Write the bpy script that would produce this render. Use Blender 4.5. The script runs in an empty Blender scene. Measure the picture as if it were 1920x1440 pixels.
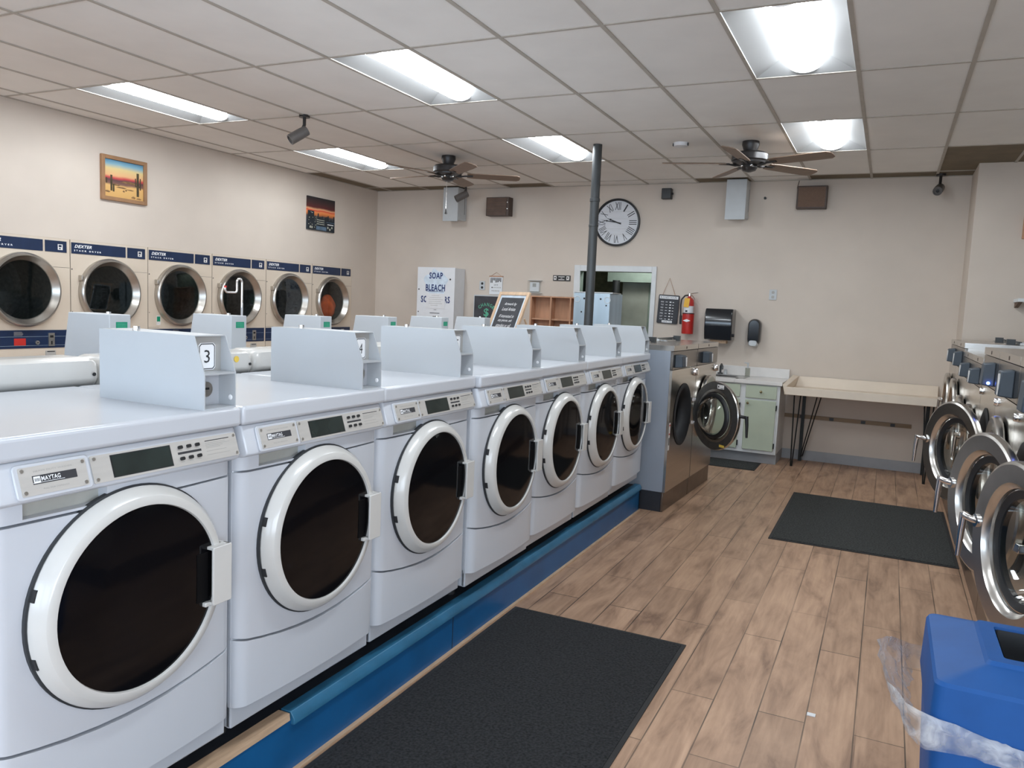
import bpy, math, random
from mathutils import Matrix, Vector
random.seed(7)
R = math.radians
S = bpy.context.scene
COL = S.collection
H = 3.102          # ceiling height
CAMZ = 1.594

# ---------------------------------------------------------------- materials
MATS = {}
def mat(name, col, rough=.5, metal=0., var=.05, scale=12., bump=0., coat=0., spec=.5, stretch=(1, 1, 1), detail=3., emis=None):
    if name in MATS: return MATS[name]
    m = bpy.data.materials.new(name); m.use_nodes = True
    nt = m.node_tree; N = nt.nodes; L = nt.links
    b = N['Principled BSDF']
    b.inputs['Roughness'].default_value = rough
    b.inputs['Metallic'].default_value = metal
    b.inputs['Coat Weight'].default_value = coat
    b.inputs['Coat Roughness'].default_value = .08
    b.inputs['Specular IOR Level'].default_value = spec
    tc = N.new('ShaderNodeTexCoord'); mp = N.new('ShaderNodeMapping'); mp.inputs['Scale'].default_value = stretch
    nz = N.new('ShaderNodeTexNoise'); nz.inputs['Scale'].default_value = scale; nz.inputs['Detail'].default_value = detail
    L.new(tc.outputs['Object'], mp.inputs['Vector']); L.new(mp.outputs[0], nz.inputs['Vector'])
    rp = N.new('ShaderNodeValToRGB')
    lo = [max(0, c * (1 - var)) for c in col]; hi = [min(1, c * (1 + var)) for c in col]
    rp.color_ramp.elements[0].position = .3; rp.color_ramp.elements[1].position = .7
    rp.color_ramp.elements[0].color = (*lo, 1); rp.color_ramp.elements[1].color = (*hi, 1)
    L.new(nz.outputs['Fac'], rp.inputs['Fac']); L.new(rp.outputs['Color'], b.inputs['Base Color'])
    if bump:
        bp = N.new('ShaderNodeBump'); bp.inputs['Strength'].default_value = bump; bp.inputs['Distance'].default_value = .004
        L.new(nz.outputs['Fac'], bp.inputs['Height']); L.new(bp.outputs[0], b.inputs['Normal'])
    if emis:
        b.inputs['Emission Color'].default_value = (*emis[0], 1); b.inputs['Emission Strength'].default_value = emis[1]
    MATS[name] = m
    return m

def glass_mat(name, tint, gloss=.12, rough=.02):
    m = bpy.data.materials.new(name); m.use_nodes = True
    nt = m.node_tree; N = nt.nodes; L = nt.links; N.remove(N['Principled BSDF'])
    tr = N.new('ShaderNodeBsdfTransparent'); tr.inputs[0].default_value = (*tint, 1)
    gl = N.new('ShaderNodeBsdfGlossy'); gl.inputs['Roughness'].default_value = rough
    lw = N.new('ShaderNodeLayerWeight'); lw.inputs['Blend'].default_value = gloss
    nz = N.new('ShaderNodeTexNoise'); nz.inputs['Scale'].default_value = 9
    mr = N.new('ShaderNodeMapRange'); mr.inputs['To Min'].default_value = .8; mr.inputs['To Max'].default_value = 1.2
    mu = N.new('ShaderNodeMath'); mu.operation = 'MULTIPLY'; mu.use_clamp = True
    L.new(nz.outputs['Fac'], mr.inputs['Value']); L.new(lw.outputs['Facing'], mu.inputs[0]); L.new(mr.outputs[0], mu.inputs[1])
    mx = N.new('ShaderNodeMixShader'); L.new(mu.outputs[0], mx.inputs[0]); L.new(tr.outputs[0], mx.inputs[1]); L.new(gl.outputs[0], mx.inputs[2])
    L.new(mx.outputs[0], N['Material Output'].inputs[0]); MATS[name] = m
    return m

M_white = mat('white_enamel', (.55, .57, .61), .28, var=.015, scale=3, coat=.25)
M_whiteB = mat('white_painted_steel', (.455, .475, .495), .38, var=.02, scale=4)
M_ring = mat('warm_white_plastic', (.60, .59, .565), .26, var=.015, coat=.3)
M_blackglass = mat('black_door_glass', (.003, .003, .004), .07, var=.3, scale=5, spec=.22)
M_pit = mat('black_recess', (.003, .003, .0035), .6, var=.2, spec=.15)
M_black = mat('black_plastic', (.014, .015, .017), .4, var=.2)
M_rubber = mat('dark_rubber', (.02, .02, .022), .7, var=.2)
M_plate = mat('brushed_plate', (.58, .56, .53), .42, metal=.35, var=.05, scale=60, stretch=(1, .05, 1))
M_lcd = mat('dark_display', (.018, .028, .026), .2, var=.3, scale=8)
M_ink = mat('ink', (.03, .03, .035), .6, var=.1)
M_inkw = mat('white_ink', (.85, .86, .88), .6, var=.03)
M_screw = mat('screw_metal', (.45, .44, .42), .3, metal=.9, var=.1)
M_shadeSeam = mat('gap_shade_and_seams', (.03, .033, .037), .6, var=.2)  # dark tone for painted door-gap shade, also for seams and small fittings
M_pocket = mat('drawer_pocket', (.42, .41, .37), .6, var=.1)
M_kick = mat('kick_enamel', (.52, .53, .56), .45, var=.04, scale=6)
M_chip = mat('chipped_rust', (.035, .022, .018), .8, var=.5, scale=40)
M_chrome = mat('chrome', (.82, .82, .83), .12, metal=1, var=.03)
M_lock = mat('lock_metal', (.5, .5, .48), .3, metal=.9, var=.15, scale=30)
M_green = mat('green_sticker', (.0, .24, .13), .6, var=.15, scale=60)
M_yellow = mat('yellow_sticker', (.75, .52, .08), .6, var=.08)
M_niche = mat('coin_niche_grey', (.40, .39, .37), .5, var=.08)
M_steel = mat('stainless_steel', (.60, .575, .54), .22, metal=1, var=.06, scale=8, stretch=(1, .15, 4), bump=.02)
M_steelD = mat('stainless_control_panel', (.24, .22, .20), .24, metal=1, var=.08, scale=8, stretch=(1, .15, 4))
M_steelR = mat('stainless_door_ring', (.58, .56, .53), .24, metal=1, var=.05, scale=20)
M_steelIn = mat('stainless_door_inner', (.22, .215, .21), .35, metal=.9, var=.1, scale=20)
M_side = mat('grey_blue_side', (.32, .36, .42), .42, metal=.2, var=.05, scale=3)
M_base = mat('black_base', (.018, .021, .028), .5, var=.2)
M_baseF = mat('dark_steel_base', (.20, .165, .14), .3, metal=.9, var=.1)
M_cbox = mat('slate_coin_slide', (.045, .06, .078), .5, var=.12)
M_led = mat('blue_led', (.05, .1, .9), .4, emis=((.1, .2, 1), 6.))
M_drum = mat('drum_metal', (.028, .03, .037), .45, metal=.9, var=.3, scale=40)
M_cream = mat('cream_enamel', (.64, .55, .45), .4, var=.03, scale=4)
M_navy = mat('navy_panel', (.008, .022, .066), .35, var=.1)
M_dring = mat('dryer_ring_metal', (.50, .47, .43), .28, metal=.95, var=.1, scale=10)
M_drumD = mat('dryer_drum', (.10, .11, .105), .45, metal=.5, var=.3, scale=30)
G_dryer = glass_mat('dryer_glass', (.68, .72, .72), .10)
G_clear = glass_mat('clear_guard_plastic', (.95, .96, .96), .06)
G_bowl = glass_mat('clear_bowl_glass', (.72, .74, .70), .28)
M_wall = mat('beige_wall_paint', (.62, .545, .475), .75, var=.035, scale=2.2, bump=.0)
M_ceil = mat('ceiling_tile', (.78, .765, .74), .9, var=.03, scale=3)
M_brown = mat('unpainted_brown_tile', (.17, .135, .09), .9, var=.12, scale=6)
M_bar = mat('ceiling_bar', (.42, .385, .34), .6, var=.06)
M_blue = mat('blue_curb_paint', (.007, .095, .25), .38, var=.12, scale=5)
M_blueL = mat('lighter_blue_curb_paint', (.03, .145, .26), .4, var=.15, scale=9)  # lighter blue for the cap strip along the curb
M_bare = mat('bare_pine', (.50, .34, .22), .7, var=.12, scale=10, stretch=(8, 1, 8))
M_trim = mat('white_trim_paint', (.68, .70, .71), .45, var=.03)
M_basebd = mat('grey_baseboard', (.36, .37, .39), .6, var=.05)
M_fanD = mat('bronze_fan_metal', (.045, .042, .042), .35, metal=.6, var=.15)
M_blade = mat('walnut_blade', (.20, .135, .095), .5, var=.15, scale=8, stretch=(1, 8, 1))
M_pole = mat('dark_grey_pole', (.06, .065, .068), .42, metal=.3, var=.2, scale=8, stretch=(1, 1, .3))
M_wood = mat('plywood', (.46, .25, .15), .6, var=.14, scale=7, stretch=(3, 3, .5))
M_woodL = mat('light_oak', (.62, .43, .28), .5, var=.1, scale=9, stretch=(3, 3, .6))
M_chalk = mat('chalkboard', (.045, .047, .055), .7, var=.25, scale=9)
M_paper = mat('white_paper', (.74, .75, .77), .7, var=.03)
M_mirror = mat('pale_blue_panel', (.46, .57, .66), .3, metal=.35, var=.1, scale=2.5, stretch=(3, 3, .4))
M_blueink = mat('navy_ink', (.02, .04, .16), .6, var=.1)
M_splash = mat('pale_blue_splash', (.62, .72, .82), .6, var=.12, scale=14)
M_greenink = mat('mint_ink', (.10, .42, .28), .6, var=.1)
M_red = mat('red_paint', (.50, .028, .022), .35, var=.08)
M_tag = mat('orange_tag', (.80, .45, .05), .6, var=.08)
M_sage = mat('sage_green_paint', (.47, .53, .42), .5, var=.04, scale=5)
M_counter = mat('white_laminate', (.72, .70, .68), .35, var=.03)
M_tray = mat('cream_laminate', (.70, .60, .49), .45, var=.04, scale=5)
M_iron = mat('black_iron', (.02, .022, .022), .45, metal=.4, var=.2)
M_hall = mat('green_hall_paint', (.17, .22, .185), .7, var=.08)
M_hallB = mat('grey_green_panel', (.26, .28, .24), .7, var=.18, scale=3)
M_hallD = mat('dark_olive_panel', (.085, .085, .05), .8, var=.3)  # dark olive panel beyond the back doorway
M_binB = mat('blue_bin_plastic', (.007, .070, .25), .55, var=.06, scale=14, bump=.03, spec=.3)
M_canvas_edge = mat('canvas_edge', (.03, .028, .03), .7, var=.2)
M_louver = mat('brown_louver', (.14, .085, .06), .6, var=.15)
M_frameB = mat('brown_frame', (.07, .045, .035), .5, var=.2)
M_grille = mat('brown_speaker_cloth', (.17, .11, .08), .9, var=.1, scale=90)
M_orange = mat('orange_cloth', (.85, .13, .03), .9, var=.3, scale=12)
M_label = mat('sticker_paper', (.72, .70, .68), .6, var=.12, scale=60)
M_sinkm = mat('sink_steel', (.55, .55, .54), .3, metal=.9, var=.08)
M_greyw = mat('heater_grey_white', (.52, .55, .57), .45, var=.03)

def wood_floor():
    m = bpy.data.materials.new('vinyl_plank_floor'); m.use_nodes = True
    nt = m.node_tree; N = nt.nodes; L = nt.links; b = N['Principled BSDF']
    tc = N.new('ShaderNodeTexCoord'); mp = N.new('ShaderNodeMapping'); mp.inputs['Rotation'].default_value = (0, 0, R(90)); mp.inputs['Location'].default_value = (.3, .35, 0)
    L.new(tc.outputs['Object'], mp.inputs['Vector'])
    br = N.new('ShaderNodeTexBrick')
    br.inputs['Scale'].default_value = 1; br.inputs['Brick Width'].default_value = 1.22; br.inputs['Row Height'].default_value = .178
    br.inputs['Mortar Size'].default_value = .003; br.inputs['Mortar Smooth'].default_value = .3; br.offset = .37; br.offset_frequency = 2
    br.inputs['Color1'].default_value = (0, 0, 0, 1); br.inputs['Color2'].default_value = (1, 1, 1, 1); br.inputs['Mortar'].default_value = (.5, .5, .5, 1)
    L.new(mp.outputs[0], br.inputs['Vector'])
    # per plank random: white noise on plank index
    sx = N.new('ShaderNodeSeparateXYZ'); L.new(mp.outputs[0], sx.inputs[0])
    dv = N.new('ShaderNodeMath'); dv.operation = 'DIVIDE'; dv.inputs[1].default_value = .1825; L.new(sx.outputs['Y'], dv.inputs[0])
    fl = N.new('ShaderNodeMath'); fl.operation = 'FLOOR'; L.new(dv.outputs[0], fl.inputs[0])
    # long soft grain, offset by row
    cb = N.new('ShaderNodeCombineXYZ'); m1 = N.new('ShaderNodeMath'); m1.operation = 'MULTIPLY'; m1.inputs[1].default_value = 3.7
    L.new(fl.outputs[0], m1.inputs[0]); ad = N.new('ShaderNodeMath'); ad.operation = 'ADD'; L.new(m1.outputs[0], ad.inputs[0]); L.new(sx.outputs['X'], ad.inputs[1])
    m2 = N.new('ShaderNodeMath'); m2.operation = 'MULTIPLY'; m2.inputs[1].default_value = 4.5; L.new(sx.outputs['Y'], m2.inputs[0])
    L.new(ad.outputs[0], cb.inputs['X']); L.new(m2.outputs[0], cb.inputs['Y'])
    n1 = N.new('ShaderNodeTexNoise'); n1.inputs['Scale'].default_value = 2.2; n1.inputs['Detail'].default_value = 5; n1.inputs['Roughness'].default_value = .6; n1.inputs['Distortion'].default_value = .6
    L.new(cb.outputs[0], n1.inputs['Vector'])
    n2 = N.new('ShaderNodeTexNoise'); n2.inputs['Scale'].default_value = 26; n2.inputs['Detail'].default_value = 4
    mp2 = N.new('ShaderNodeMapping'); mp2.inputs['Scale'].default_value = (.12, 2.2, 1); L.new(mp.outputs[0], mp2.inputs['Vector']); L.new(mp2.outputs[0], n2.inputs['Vector'])
    r1 = N.new('ShaderNodeValToRGB'); e = r1.color_ramp.elements
    e[0].position = .28; e[0].color = (.215, .128, .083, 1); e[1].position = .74; e[1].color = (.53, .345, .232, 1)
    x = r1.color_ramp.elements.new(.45); x.color = (.385, .242, .16, 1); x = r1.color_ramp.elements.new(.58); x.color = (.46, .296, .197, 1)
    L.new(n1.outputs['Fac'], r1.inputs['Fac'])
    mx = N.new('ShaderNodeMix'); mx.data_type = 'RGBA'; mx.blend_type = 'MULTIPLY'; mx.inputs[0].default_value = .55
    r3 = N.new('ShaderNodeValToRGB'); r3.color_ramp.elements[0].color = (.80, .78, .76, 1); r3.color_ramp.elements[1].color = (1.12, 1.1, 1.08, 1)
    L.new(br.outputs['Color'], r3.inputs['Fac']); L.new(r1.outputs['Color'], mx.inputs[6]); L.new(r3.outputs['Color'], mx.inputs[7])
    mx2 = N.new('ShaderNodeMix'); mx2.data_type = 'RGBA'; mx2.blend_type = 'MULTIPLY'; mx2.inputs[0].default_value = .28
    r4 = N.new('ShaderNodeValToRGB'); r4.color_ramp.elements[0].position = .3; r4.color_ramp.elements[0].color = (.55, .5, .46, 1); r4.color_ramp.elements[1].position = .6
    L.new(n2.outputs['Fac'], r4.inputs['Fac']); L.new(mx.outputs[2], mx2.inputs[6]); L.new(r4.outputs['Color'], mx2.inputs[7])
    # seams, stronger in places
    n5 = N.new('ShaderNodeTexNoise'); n5.inputs['Scale'].default_value = 1.3; L.new(mp.outputs[0], n5.inputs['Vector'])
    r5 = N.new('ShaderNodeMapRange'); r5.inputs['From Min'].default_value = .35; r5.inputs['From Max'].default_value = .62; r5.inputs['To Min'].default_value = .35; L.new(n5.outputs['Fac'], r5.inputs['Value'])
    mm = N.new('ShaderNodeMath'); mm.operation = 'MULTIPLY'; L.new(br.outputs['Fac'], mm.inputs[0]); L.new(r5.outputs[0], mm.inputs[1])
    mx3 = N.new('ShaderNodeMix'); mx3.data_type = 'RGBA'; L.new(mm.outputs[0], mx3.inputs[0]); L.new(mx2.outputs[2], mx3.inputs[6]); mx3.inputs[7].default_value = (.05, .035, .025, 1)
    L.new(mx3.outputs[2], b.inputs['Base Color']); b.inputs['Roughness'].default_value = .42; b.inputs['Specular IOR Level'].default_value = .4
    return m
M_floor = wood_floor()

def carpet(name, col):
    m = mat(name, col, .95, var=.95, scale=95, bump=.8, detail=8)
    return m
M_mat = carpet('charcoal_mat_pile', (.0145, .015, .0165))
M_matF = carpet('worn_charcoal_mat_pile', (.024, .026, .025))
M_matE = mat('mat_rubber_edge', (.016, .016, .017), .7, var=.2)

def gradient_mat(name, stops, axis='Z', lo=0., hi=1., noise=.0, nscale=6.):
    m = bpy.data.materials.new(name); m.use_nodes = True
    nt = m.node_tree; N = nt.nodes; L = nt.links; b = N['Principled BSDF']; b.inputs['Roughness'].default_value = .7
    tc = N.new('ShaderNodeTexCoord'); sp = N.new('ShaderNodeSeparateXYZ'); L.new(tc.outputs['Object'], sp.inputs[0])
    nz = N.new('ShaderNodeTexNoise'); nz.inputs['Scale'].default_value = nscale; nz.inputs['Detail'].default_value = 5; L.new(tc.outputs['Object'], nz.inputs['Vector'])
    mr = N.new('ShaderNodeMapRange'); mr.inputs['From Min'].default_value = lo; mr.inputs['From Max'].default_value = hi; L.new(sp.outputs[axis], mr.inputs['Value'])
    ma = N.new('ShaderNodeMath'); ma.operation = 'MULTIPLY_ADD'; ma.inputs[1].default_value = noise; L.new(nz.outputs['Fac'], ma.inputs[0]); L.new(mr.outputs[0], ma.inputs[2])
    sb = N.new('ShaderNodeMath'); sb.operation = 'SUBTRACT'; sb.inputs[1].default_value = noise * .5; L.new(ma.outputs[0], sb.inputs[0])
    rp = N.new('ShaderNodeValToRGB'); L.new(sb.outputs[0], rp.inputs['Fac'])
    while len(rp.color_ramp.elements) < len(stops): rp.color_ramp.elements.new(.5)
    for e, (p, c) in zip(rp.color_ramp.elements, stops): e.position = p; e.color = (*c, 1)
    L.new(rp.outputs['Color'], b.inputs['Base Color'])
    return m

# ---------------------------------------------------------------- mesh builder
_tcache = {}
def text_geo(s, shear=0., bold=0.):
    key = (s, shear, bold)
    if key in _tcache: return _tcache[key]
    cu = bpy.data.curves.new('t', 'FONT'); cu.body = s; cu.size = 1; cu.shear = shear; cu.resolution_u = 2; cu.offset = bold; cu.space_character = 1 + bold * 3
    o = bpy.data.objects.new('t', cu); COL.objects.link(o)
    dg = bpy.context.evaluated_depsgraph_get(); dg.update()
    me = bpy.data.meshes.new_from_object(o.evaluated_get(dg))
    vs = [(v.co.x, v.co.y) for v in me.vertices]; fs = [tuple(p.vertices) for p in me.polygons]
    bpy.data.objects.remove(o); bpy.data.meshes.remove(me); bpy.data.curves.remove(cu)
    _tcache[key] = (vs, fs)
    return vs, fs

class MB:
    def __init__(s): s.v = []; s.f = []; s.fm = []; s.mats = []; s.cur = 0; s.T = Matrix()
    def m(s, material):
        if material not in s.mats: s.mats.append(material)
        s.cur = s.mats.index(material); return s
    def t(s, M): s.T = M; return s
    def add(s, vs, fs):
        n = len(s.v); s.v += [tuple(s.T @ Vector(p)) for p in vs]
        flip = s.T.determinant() < 0
        for f in fs:
            s.f.append(tuple(n + i for i in (reversed(f) if flip else f))); s.fm.append(s.cur)
        return s
    def box(s, x0, x1, y0, y1, z0, z1):
        return s.add([(x0, y0, z0), (x1, y0, z0), (x1, y1, z0), (x0, y1, z0), (x0, y0, z1), (x1, y0, z1), (x1, y1, z1), (x0, y1, z1)],
                     [(0, 3, 2, 1), (4, 5, 6, 7), (0, 1, 5, 4), (1, 2, 6, 5), (2, 3, 7, 6), (3, 0, 4, 7)])
    def frus(s, a, b):   # two loops of equal length, capped
        n = len(a)
        return s.add(list(a) + list(b), [tuple(reversed(range(n))), tuple(range(n, 2 * n))] + [(i, (i + 1) % n, n + (i + 1) % n, n + i) for i in range(n)])
    def loft(s, loops, cap=True, closed=True):
        n = len(loops[0]); vs = [p for l in loops for p in l]; fs = []
        for k in range(len(loops) - 1):
            for i in range(n if closed else n - 1):
                j = (i + 1) % n; fs.append((k * n + i, k * n + j, (k + 1) * n + j, (k + 1) * n + i))
        if cap: fs += [tuple(reversed(range(n))), tuple(range((len(loops) - 1) * n, len(loops) * n))]
        return s.add(vs, fs)
    def prism(s, poly, axis, a, b):   # poly of 2-tuples counter-clockwise
        def P(p, h):
            return (h, p[0], p[1]) if axis == 'x' else (p[1], h, p[0]) if axis == 'y' else (p[0], p[1], h)
        return s.frus([P(p, a) for p in poly], [P(p, b) for p in poly])
    def lathe(s, prof, n=48, axis='z', c=(0, 0, 0), closed=False, a0=0., a1=2 * math.pi):
        full = abs(a1 - a0 - 2 * math.pi) < 1e-6; m = n if full else n + 1; vs = []
        for r, h in prof:
            for i in range(m):
                a = a0 + (a1 - a0) * i / n; ca, sa = r * math.cos(a), r * math.sin(a)
                p = (ca, sa, h) if axis == 'z' else (h, ca, sa) if axis == 'x' else (sa, h, ca)
                vs.append((p[0] + c[0], p[1] + c[1], p[2] + c[2]))
        fs = []; K = len(prof)
        for k in range(K if closed else K - 1):
            k2 = (k + 1) % K
            for i in range(n):
                j = (i + 1) % m; fs.append((k * m + i, k * m + j, k2 * m + j, k2 * m + i))
        if not closed and full:
            if prof[0][0] > 1e-6 : pass
        return s.add(vs, fs)
    def cyl(s, c, r, h, axis='z', n=24, r2=None):
        r2 = r if r2 is None else r2
        return s.lathe([(0, 0), (r, 0), (r2, h), (0, h)], n, axis, c)
    def sphere(s, c, r, n=16, sq=(1, 1, 1)):
        T = s.T; s.T = T @ Matrix.Translation(c) @ Matrix.Diagonal((*sq, 1))
        s.lathe([(r * math.sin(math.pi * k / n), -r * math.cos(math.pi * k / n)) for k in range(n + 1)], n * 2)
        s.T = T; return s
    def tube(s, pts, r, n=10, cap=True):
        pts = [Vector(p) for p in pts]; loops = []; up = None
        for i, p in enumerate(pts):
            d = (pts[min(i + 1, len(pts) - 1)] - pts[max(i - 1, 0)]).normalized()
            if up is None: up = d.orthogonal().normalized()
            up = (up - d * up.dot(d)).normalized(); w = d.cross(up)
            rr = r[i] if isinstance(r, (list, tuple)) else r
            loops.append([tuple(p + (up * math.cos(2 * math.pi * k / n) + w * math.sin(2 * math.pi * k / n)) * rr) for k in range(n)])
        return s.loft(loops, cap)
    def rbox(s, x0, x1, y0, y1, z0, z1, r, axis='x', n=5):   # box with corners rounded in the plane across axis
        if axis == 'x': a0, a1, b0, b1, h0, h1 = y0, y1, z0, z1, x0, x1
        elif axis == 'y': a0, a1, b0, b1, h0, h1 = z0, z1, x0, x1, y0, y1
        else: a0, a1, b0, b1, h0, h1 = x0, x1, y0, y1, z0, z1
        return s.prism(rrect(a0, a1, b0, b1, r, n), axis, h0, h1)
    def text(s, body, frame, w=None, h=None, shear=0., th=.0006, align='c', bold=0.):
        vs, fs = text_geo(body, shear, bold)
        if not vs: return s
        xs = [p[0] for p in vs]; ys = [p[1] for p in vs]; W = max(xs) - min(xs); Hh = max(ys) - min(ys)
        sy = (h / Hh) if h else w / W; sx = (w / W) if w else sy
        cx = (min(xs) + max(xs)) / 2 if align == 'c' else min(xs); cy = (min(ys) + max(ys)) / 2
        T = s.T; s.T = T @ frame
        s.add([((x - cx) * sx, (y - cy) * sy, th) for x, y in vs], fs)
        s.T = T; return s
    def plate_hole(s, x, y0, y1, z0, z1, cy, cz, r, n=48, t=.02):
        # rectangle at x with a round hole, thickness t backwards
        def edge(a):
            dy, dz = math.cos(a), math.sin(a); k = 1e9
            if dy > 1e-9: k = min(k, (y1 - cy) / dy)
            if dy < -1e-9: k = min(k, (y0 - cy) / dy)
            if dz > 1e-9: k = min(k, (z1 - cz) / dz)
            if dz < -1e-9: k = min(k, (z0 - cz) / dz)
            return (cy + dy * k, cz + dz * k)
        ang = sorted([2 * math.pi * i / n for i in range(n)] + [math.atan2(b - cz, a - cy) % (2 * math.pi) for a in (y0, y1) for b in (z0, z1)])
        m = len(ang); vs = []
        for xx in (x, x - t):
            vs += [(xx, cy + r * math.cos(a), cz + r * math.sin(a)) for a in ang]; vs += [(xx, *edge(a)) for a in ang]
        fs = []
        for i in range(m):
            j = (i + 1) % m
            fs += [(i, m + i, m + j, j), (2 * m + i, 2 * m + j, 3 * m + j, 3 * m + i), (i, j, 2 * m + j, 2 * m + i), (m + i, 3 * m + i, 3 * m + j, m + j)]
        return s.add(vs, fs)
    def build(s, name, parent=None, material=None, bevel=0, seg=2, sharp=35, loc=None):
        me = bpy.data.meshes.new(name); me.from_pydata(s.v, [], s.f)
        for mm in (s.mats or [material or M_white]): me.materials.append(mm)
        if s.mats: me.polygons.foreach_set('material_index', s.fm)
        me.validate(); 
        me.polygons.foreach_set('use_smooth', [True] * len(me.polygons))
        me.set_sharp_from_angle(angle=R(sharp)); me.update()
        o = bpy.data.objects.new(name, me); COL.objects.link(o)
        if parent: o.parent = parent
        if loc: o.location = loc
        if bevel:
            b = o.modifiers.new('edge', 'BEVEL'); b.width = bevel; b.segments = seg; b.limit_method = 'ANGLE'; b.angle_limit = R(40); b.use_clamp_overlap = True
        return o

def rrect(a0, a1, b0, b1, r, n=5):
    out = []
    for cx, cy, q in ((a1 - r, b0 + r, -90), (a1 - r, b1 - r, 0), (a0 + r, b1 - r, 90), (a0 + r, b0 + r, 180)):
        for k in range(n + 1):
            a = R(q + 90 * k / n); out.append((cx + r * math.cos(a), cy + r * math.sin(a)))
    return out

def frame(o, u, v):
    u = Vector(u).normalized(); v = Vector(v).normalized(); n = u.cross(v)
    return Matrix(((u.x, v.x, n.x, o[0]), (u.y, v.y, n.y, o[1]), (u.z, v.z, n.z, o[2]), (0, 0, 0, 1)))

def tag(o, label=None, cat=None, group=None, kind=None):
    if label: o['label'] = label
    if cat: o['category'] = cat
    if group: o['group'] = group
    if kind: o['kind'] = kind
    return o
def thing(name, label, cat, loc=(0, 0, 0), rz=0., group=None):
    o = bpy.data.objects.new(name, None); COL.objects.link(o); o.location = loc; o.rotation_euler = (0, 0, rz); o.empty_display_size = .1
    return tag(o, label, cat, group)
def struct(mb, name, **k): return tag(mb.build(name, **k), kind='structure')
def kids(o): return [c for c in bpy.data.objects if c.parent == o]
def copy_tree(o, parent=None):
    c = o.copy(); COL.objects.link(c); c.parent = parent
    for ch in kids(o): copy_tree(ch, c)
    return c
def part(root, name, nth=0):
    l = [c for c in kids(root) if c.name.split('.')[0] == name]; return sorted(l, key=lambda c: c.name)[nth]

# ---------------------------------------------------------------- room
XL, XR, YB, YF = -6.65, 1.75, 9.30, -3.6
DX, DY = .6096, 1.2216
gx = lambda i: -5.174 + DX * i
gy = lambda j: 2.883 + DY * j
struct(MB().m(M_floor).box(XL - .9, XR + .1, YF - .1, YB + 2.6, -.06, 0), 'floor')
LIGHTS = [(-1, 1), (3, 1), (7, 1), (-1, 3), (3, 3), (7, 3), (-1, -1), (3, -1), (7, -1)]  # the row behind the viewer is assumed, outside the view
c_ = MB()
for i in range(-3, 12):
    for j in range(-6, 6):
        if (i, j) in LIGHTS: continue
        x0, x1, y0, y1 = max(gx(i), XL), min(gx(i + 1), XR), max(gy(j), YF), min(gy(j + 1), YB)
        if x1 - x0 < .02 or y1 - y0 < .02: continue
        brown = (i >= 9 and j >= 4) or (j == 5 and i in (-3, -2, -1, 1, 5, 7, 8)) or (i == -3 and j >= 4)
        c_.m(M_brown if brown else M_ceil).box(x0, x1, y0, y1, H, H + .02)
struct(c_, 'ceiling')
g_ = MB().m(M_bar)
for i in range(-3, 12):
    x = gx(i)
    if XL < x < XR: g_.box(x - .012, x + .012, YF, YB, H - .006, H + .002)
for j in range(-5, 6):
    g_.box(XL, XR, gy(j) - .010, gy(j) + .010, H - .005, H + .002)
g_.box(XL, XL + .02, YF, YB, H - .006, H); g_.box(XL, XR, YB - .02, YB, H - .006, H)
struct(g_, 'trim_1')
# left wall has a bay that holds the stack dryers
DY0, DP, ND = 3.845, .8167, 6
DYE = DY0 + DP * ND
struct(MB().m(M_wall).box(XL - .12, XL, YF, DY0 - .002, 0, H), 'wall_left')
struct(MB().m(M_wall).box(XL - .12, XL, DYE + .002, YB + .12, 0, H), 'wall_left_back')
struct(MB().m(M_wall).box(XL - .12, XL, DY0 - .002, DYE + .002, 2.001, H), 'wall_left_upper')
struct(MB().m(M_wall).box(XL - .9, XL - .82, DY0 - .05, DYE + .05, 0, 2.2), 'wall_dryer_bay')
DO = (-3.547, -2.616, 2.050)
w = MB().m(M_wall).box(XL, DO[0] - .02, YB, YB + .12, 0, H).box(DO[1] + .02, XR + .1, YB, YB + .12, 0, H).box(DO[0] - .02, DO[1] + .02, YB, YB + .12, DO[2] + .02, H)
struct(w, 'wall_back')
struct(MB().m(M_wall).box(XR, XR + .12, .3, YB, 0, H).box(XR, XR + .12, YF, -3.2, 0, H).box(XR, XR + .12, -3.2, .3, 0, .75).box(XR, XR + .12, -3.2, .3, 2.55, H), 'wall_right')  # opening left for the added side window
struct(MB().m(M_trim).box(XR + .02, XR + .09, -3.2, .3, .75, .8).box(XR + .02, XR + .09, -3.2, .3, 2.5, 2.55).box(XR + .02, XR + .09, -3.2, -3.15, .8, 2.5).box(XR + .02, XR + .09, .25, .3, .8, 2.5).box(XR + .02, XR + .09, -1.48, -1.43, .8, 2.5), 'window_4')  # unseen side window, added to bring more light onto the washer fronts
struct(MB().m(M_wall).box(.633, XR, 8.62, YB, 0, H), 'wall_corner')
w = MB().m(M_wall)  # front wall with openings for the assumed windows
w.box(XL, XR, YF - .12, YF, 0, .75).box(XL, XR, YF - .12, YF, 2.55, H)
for a, b in ((XL, -6.2), (-3.3, -2.9), (-.4, -.1), (1.5, XR)): w.box(a, b, YF - .12, YF, .75, 2.55)
struct(w, 'wall_front')
for k, (a, b) in enumerate(((-6.2, -3.3), (-2.9, -.4), (-.1, 1.5))):  # assumed front windows, unseen behind the viewer, frames for the fill lights
    f = MB().m(M_trim).box(a, b, YF - .09, YF - .02, .75, .80).box(a, b, YF - .09, YF - .02, 2.50, 2.55).box(a, a + .05, YF - .09, YF - .02, .8, 2.5).box(b - .05, b, YF - .09, YF - .02, .8, 2.5)
    f.box((a + b) / 2 - .025, (a + b) / 2 + .025, YF - .09, YF - .02, .8, 2.5)
    struct(f, 'window_%d' % (k + 1))
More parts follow.
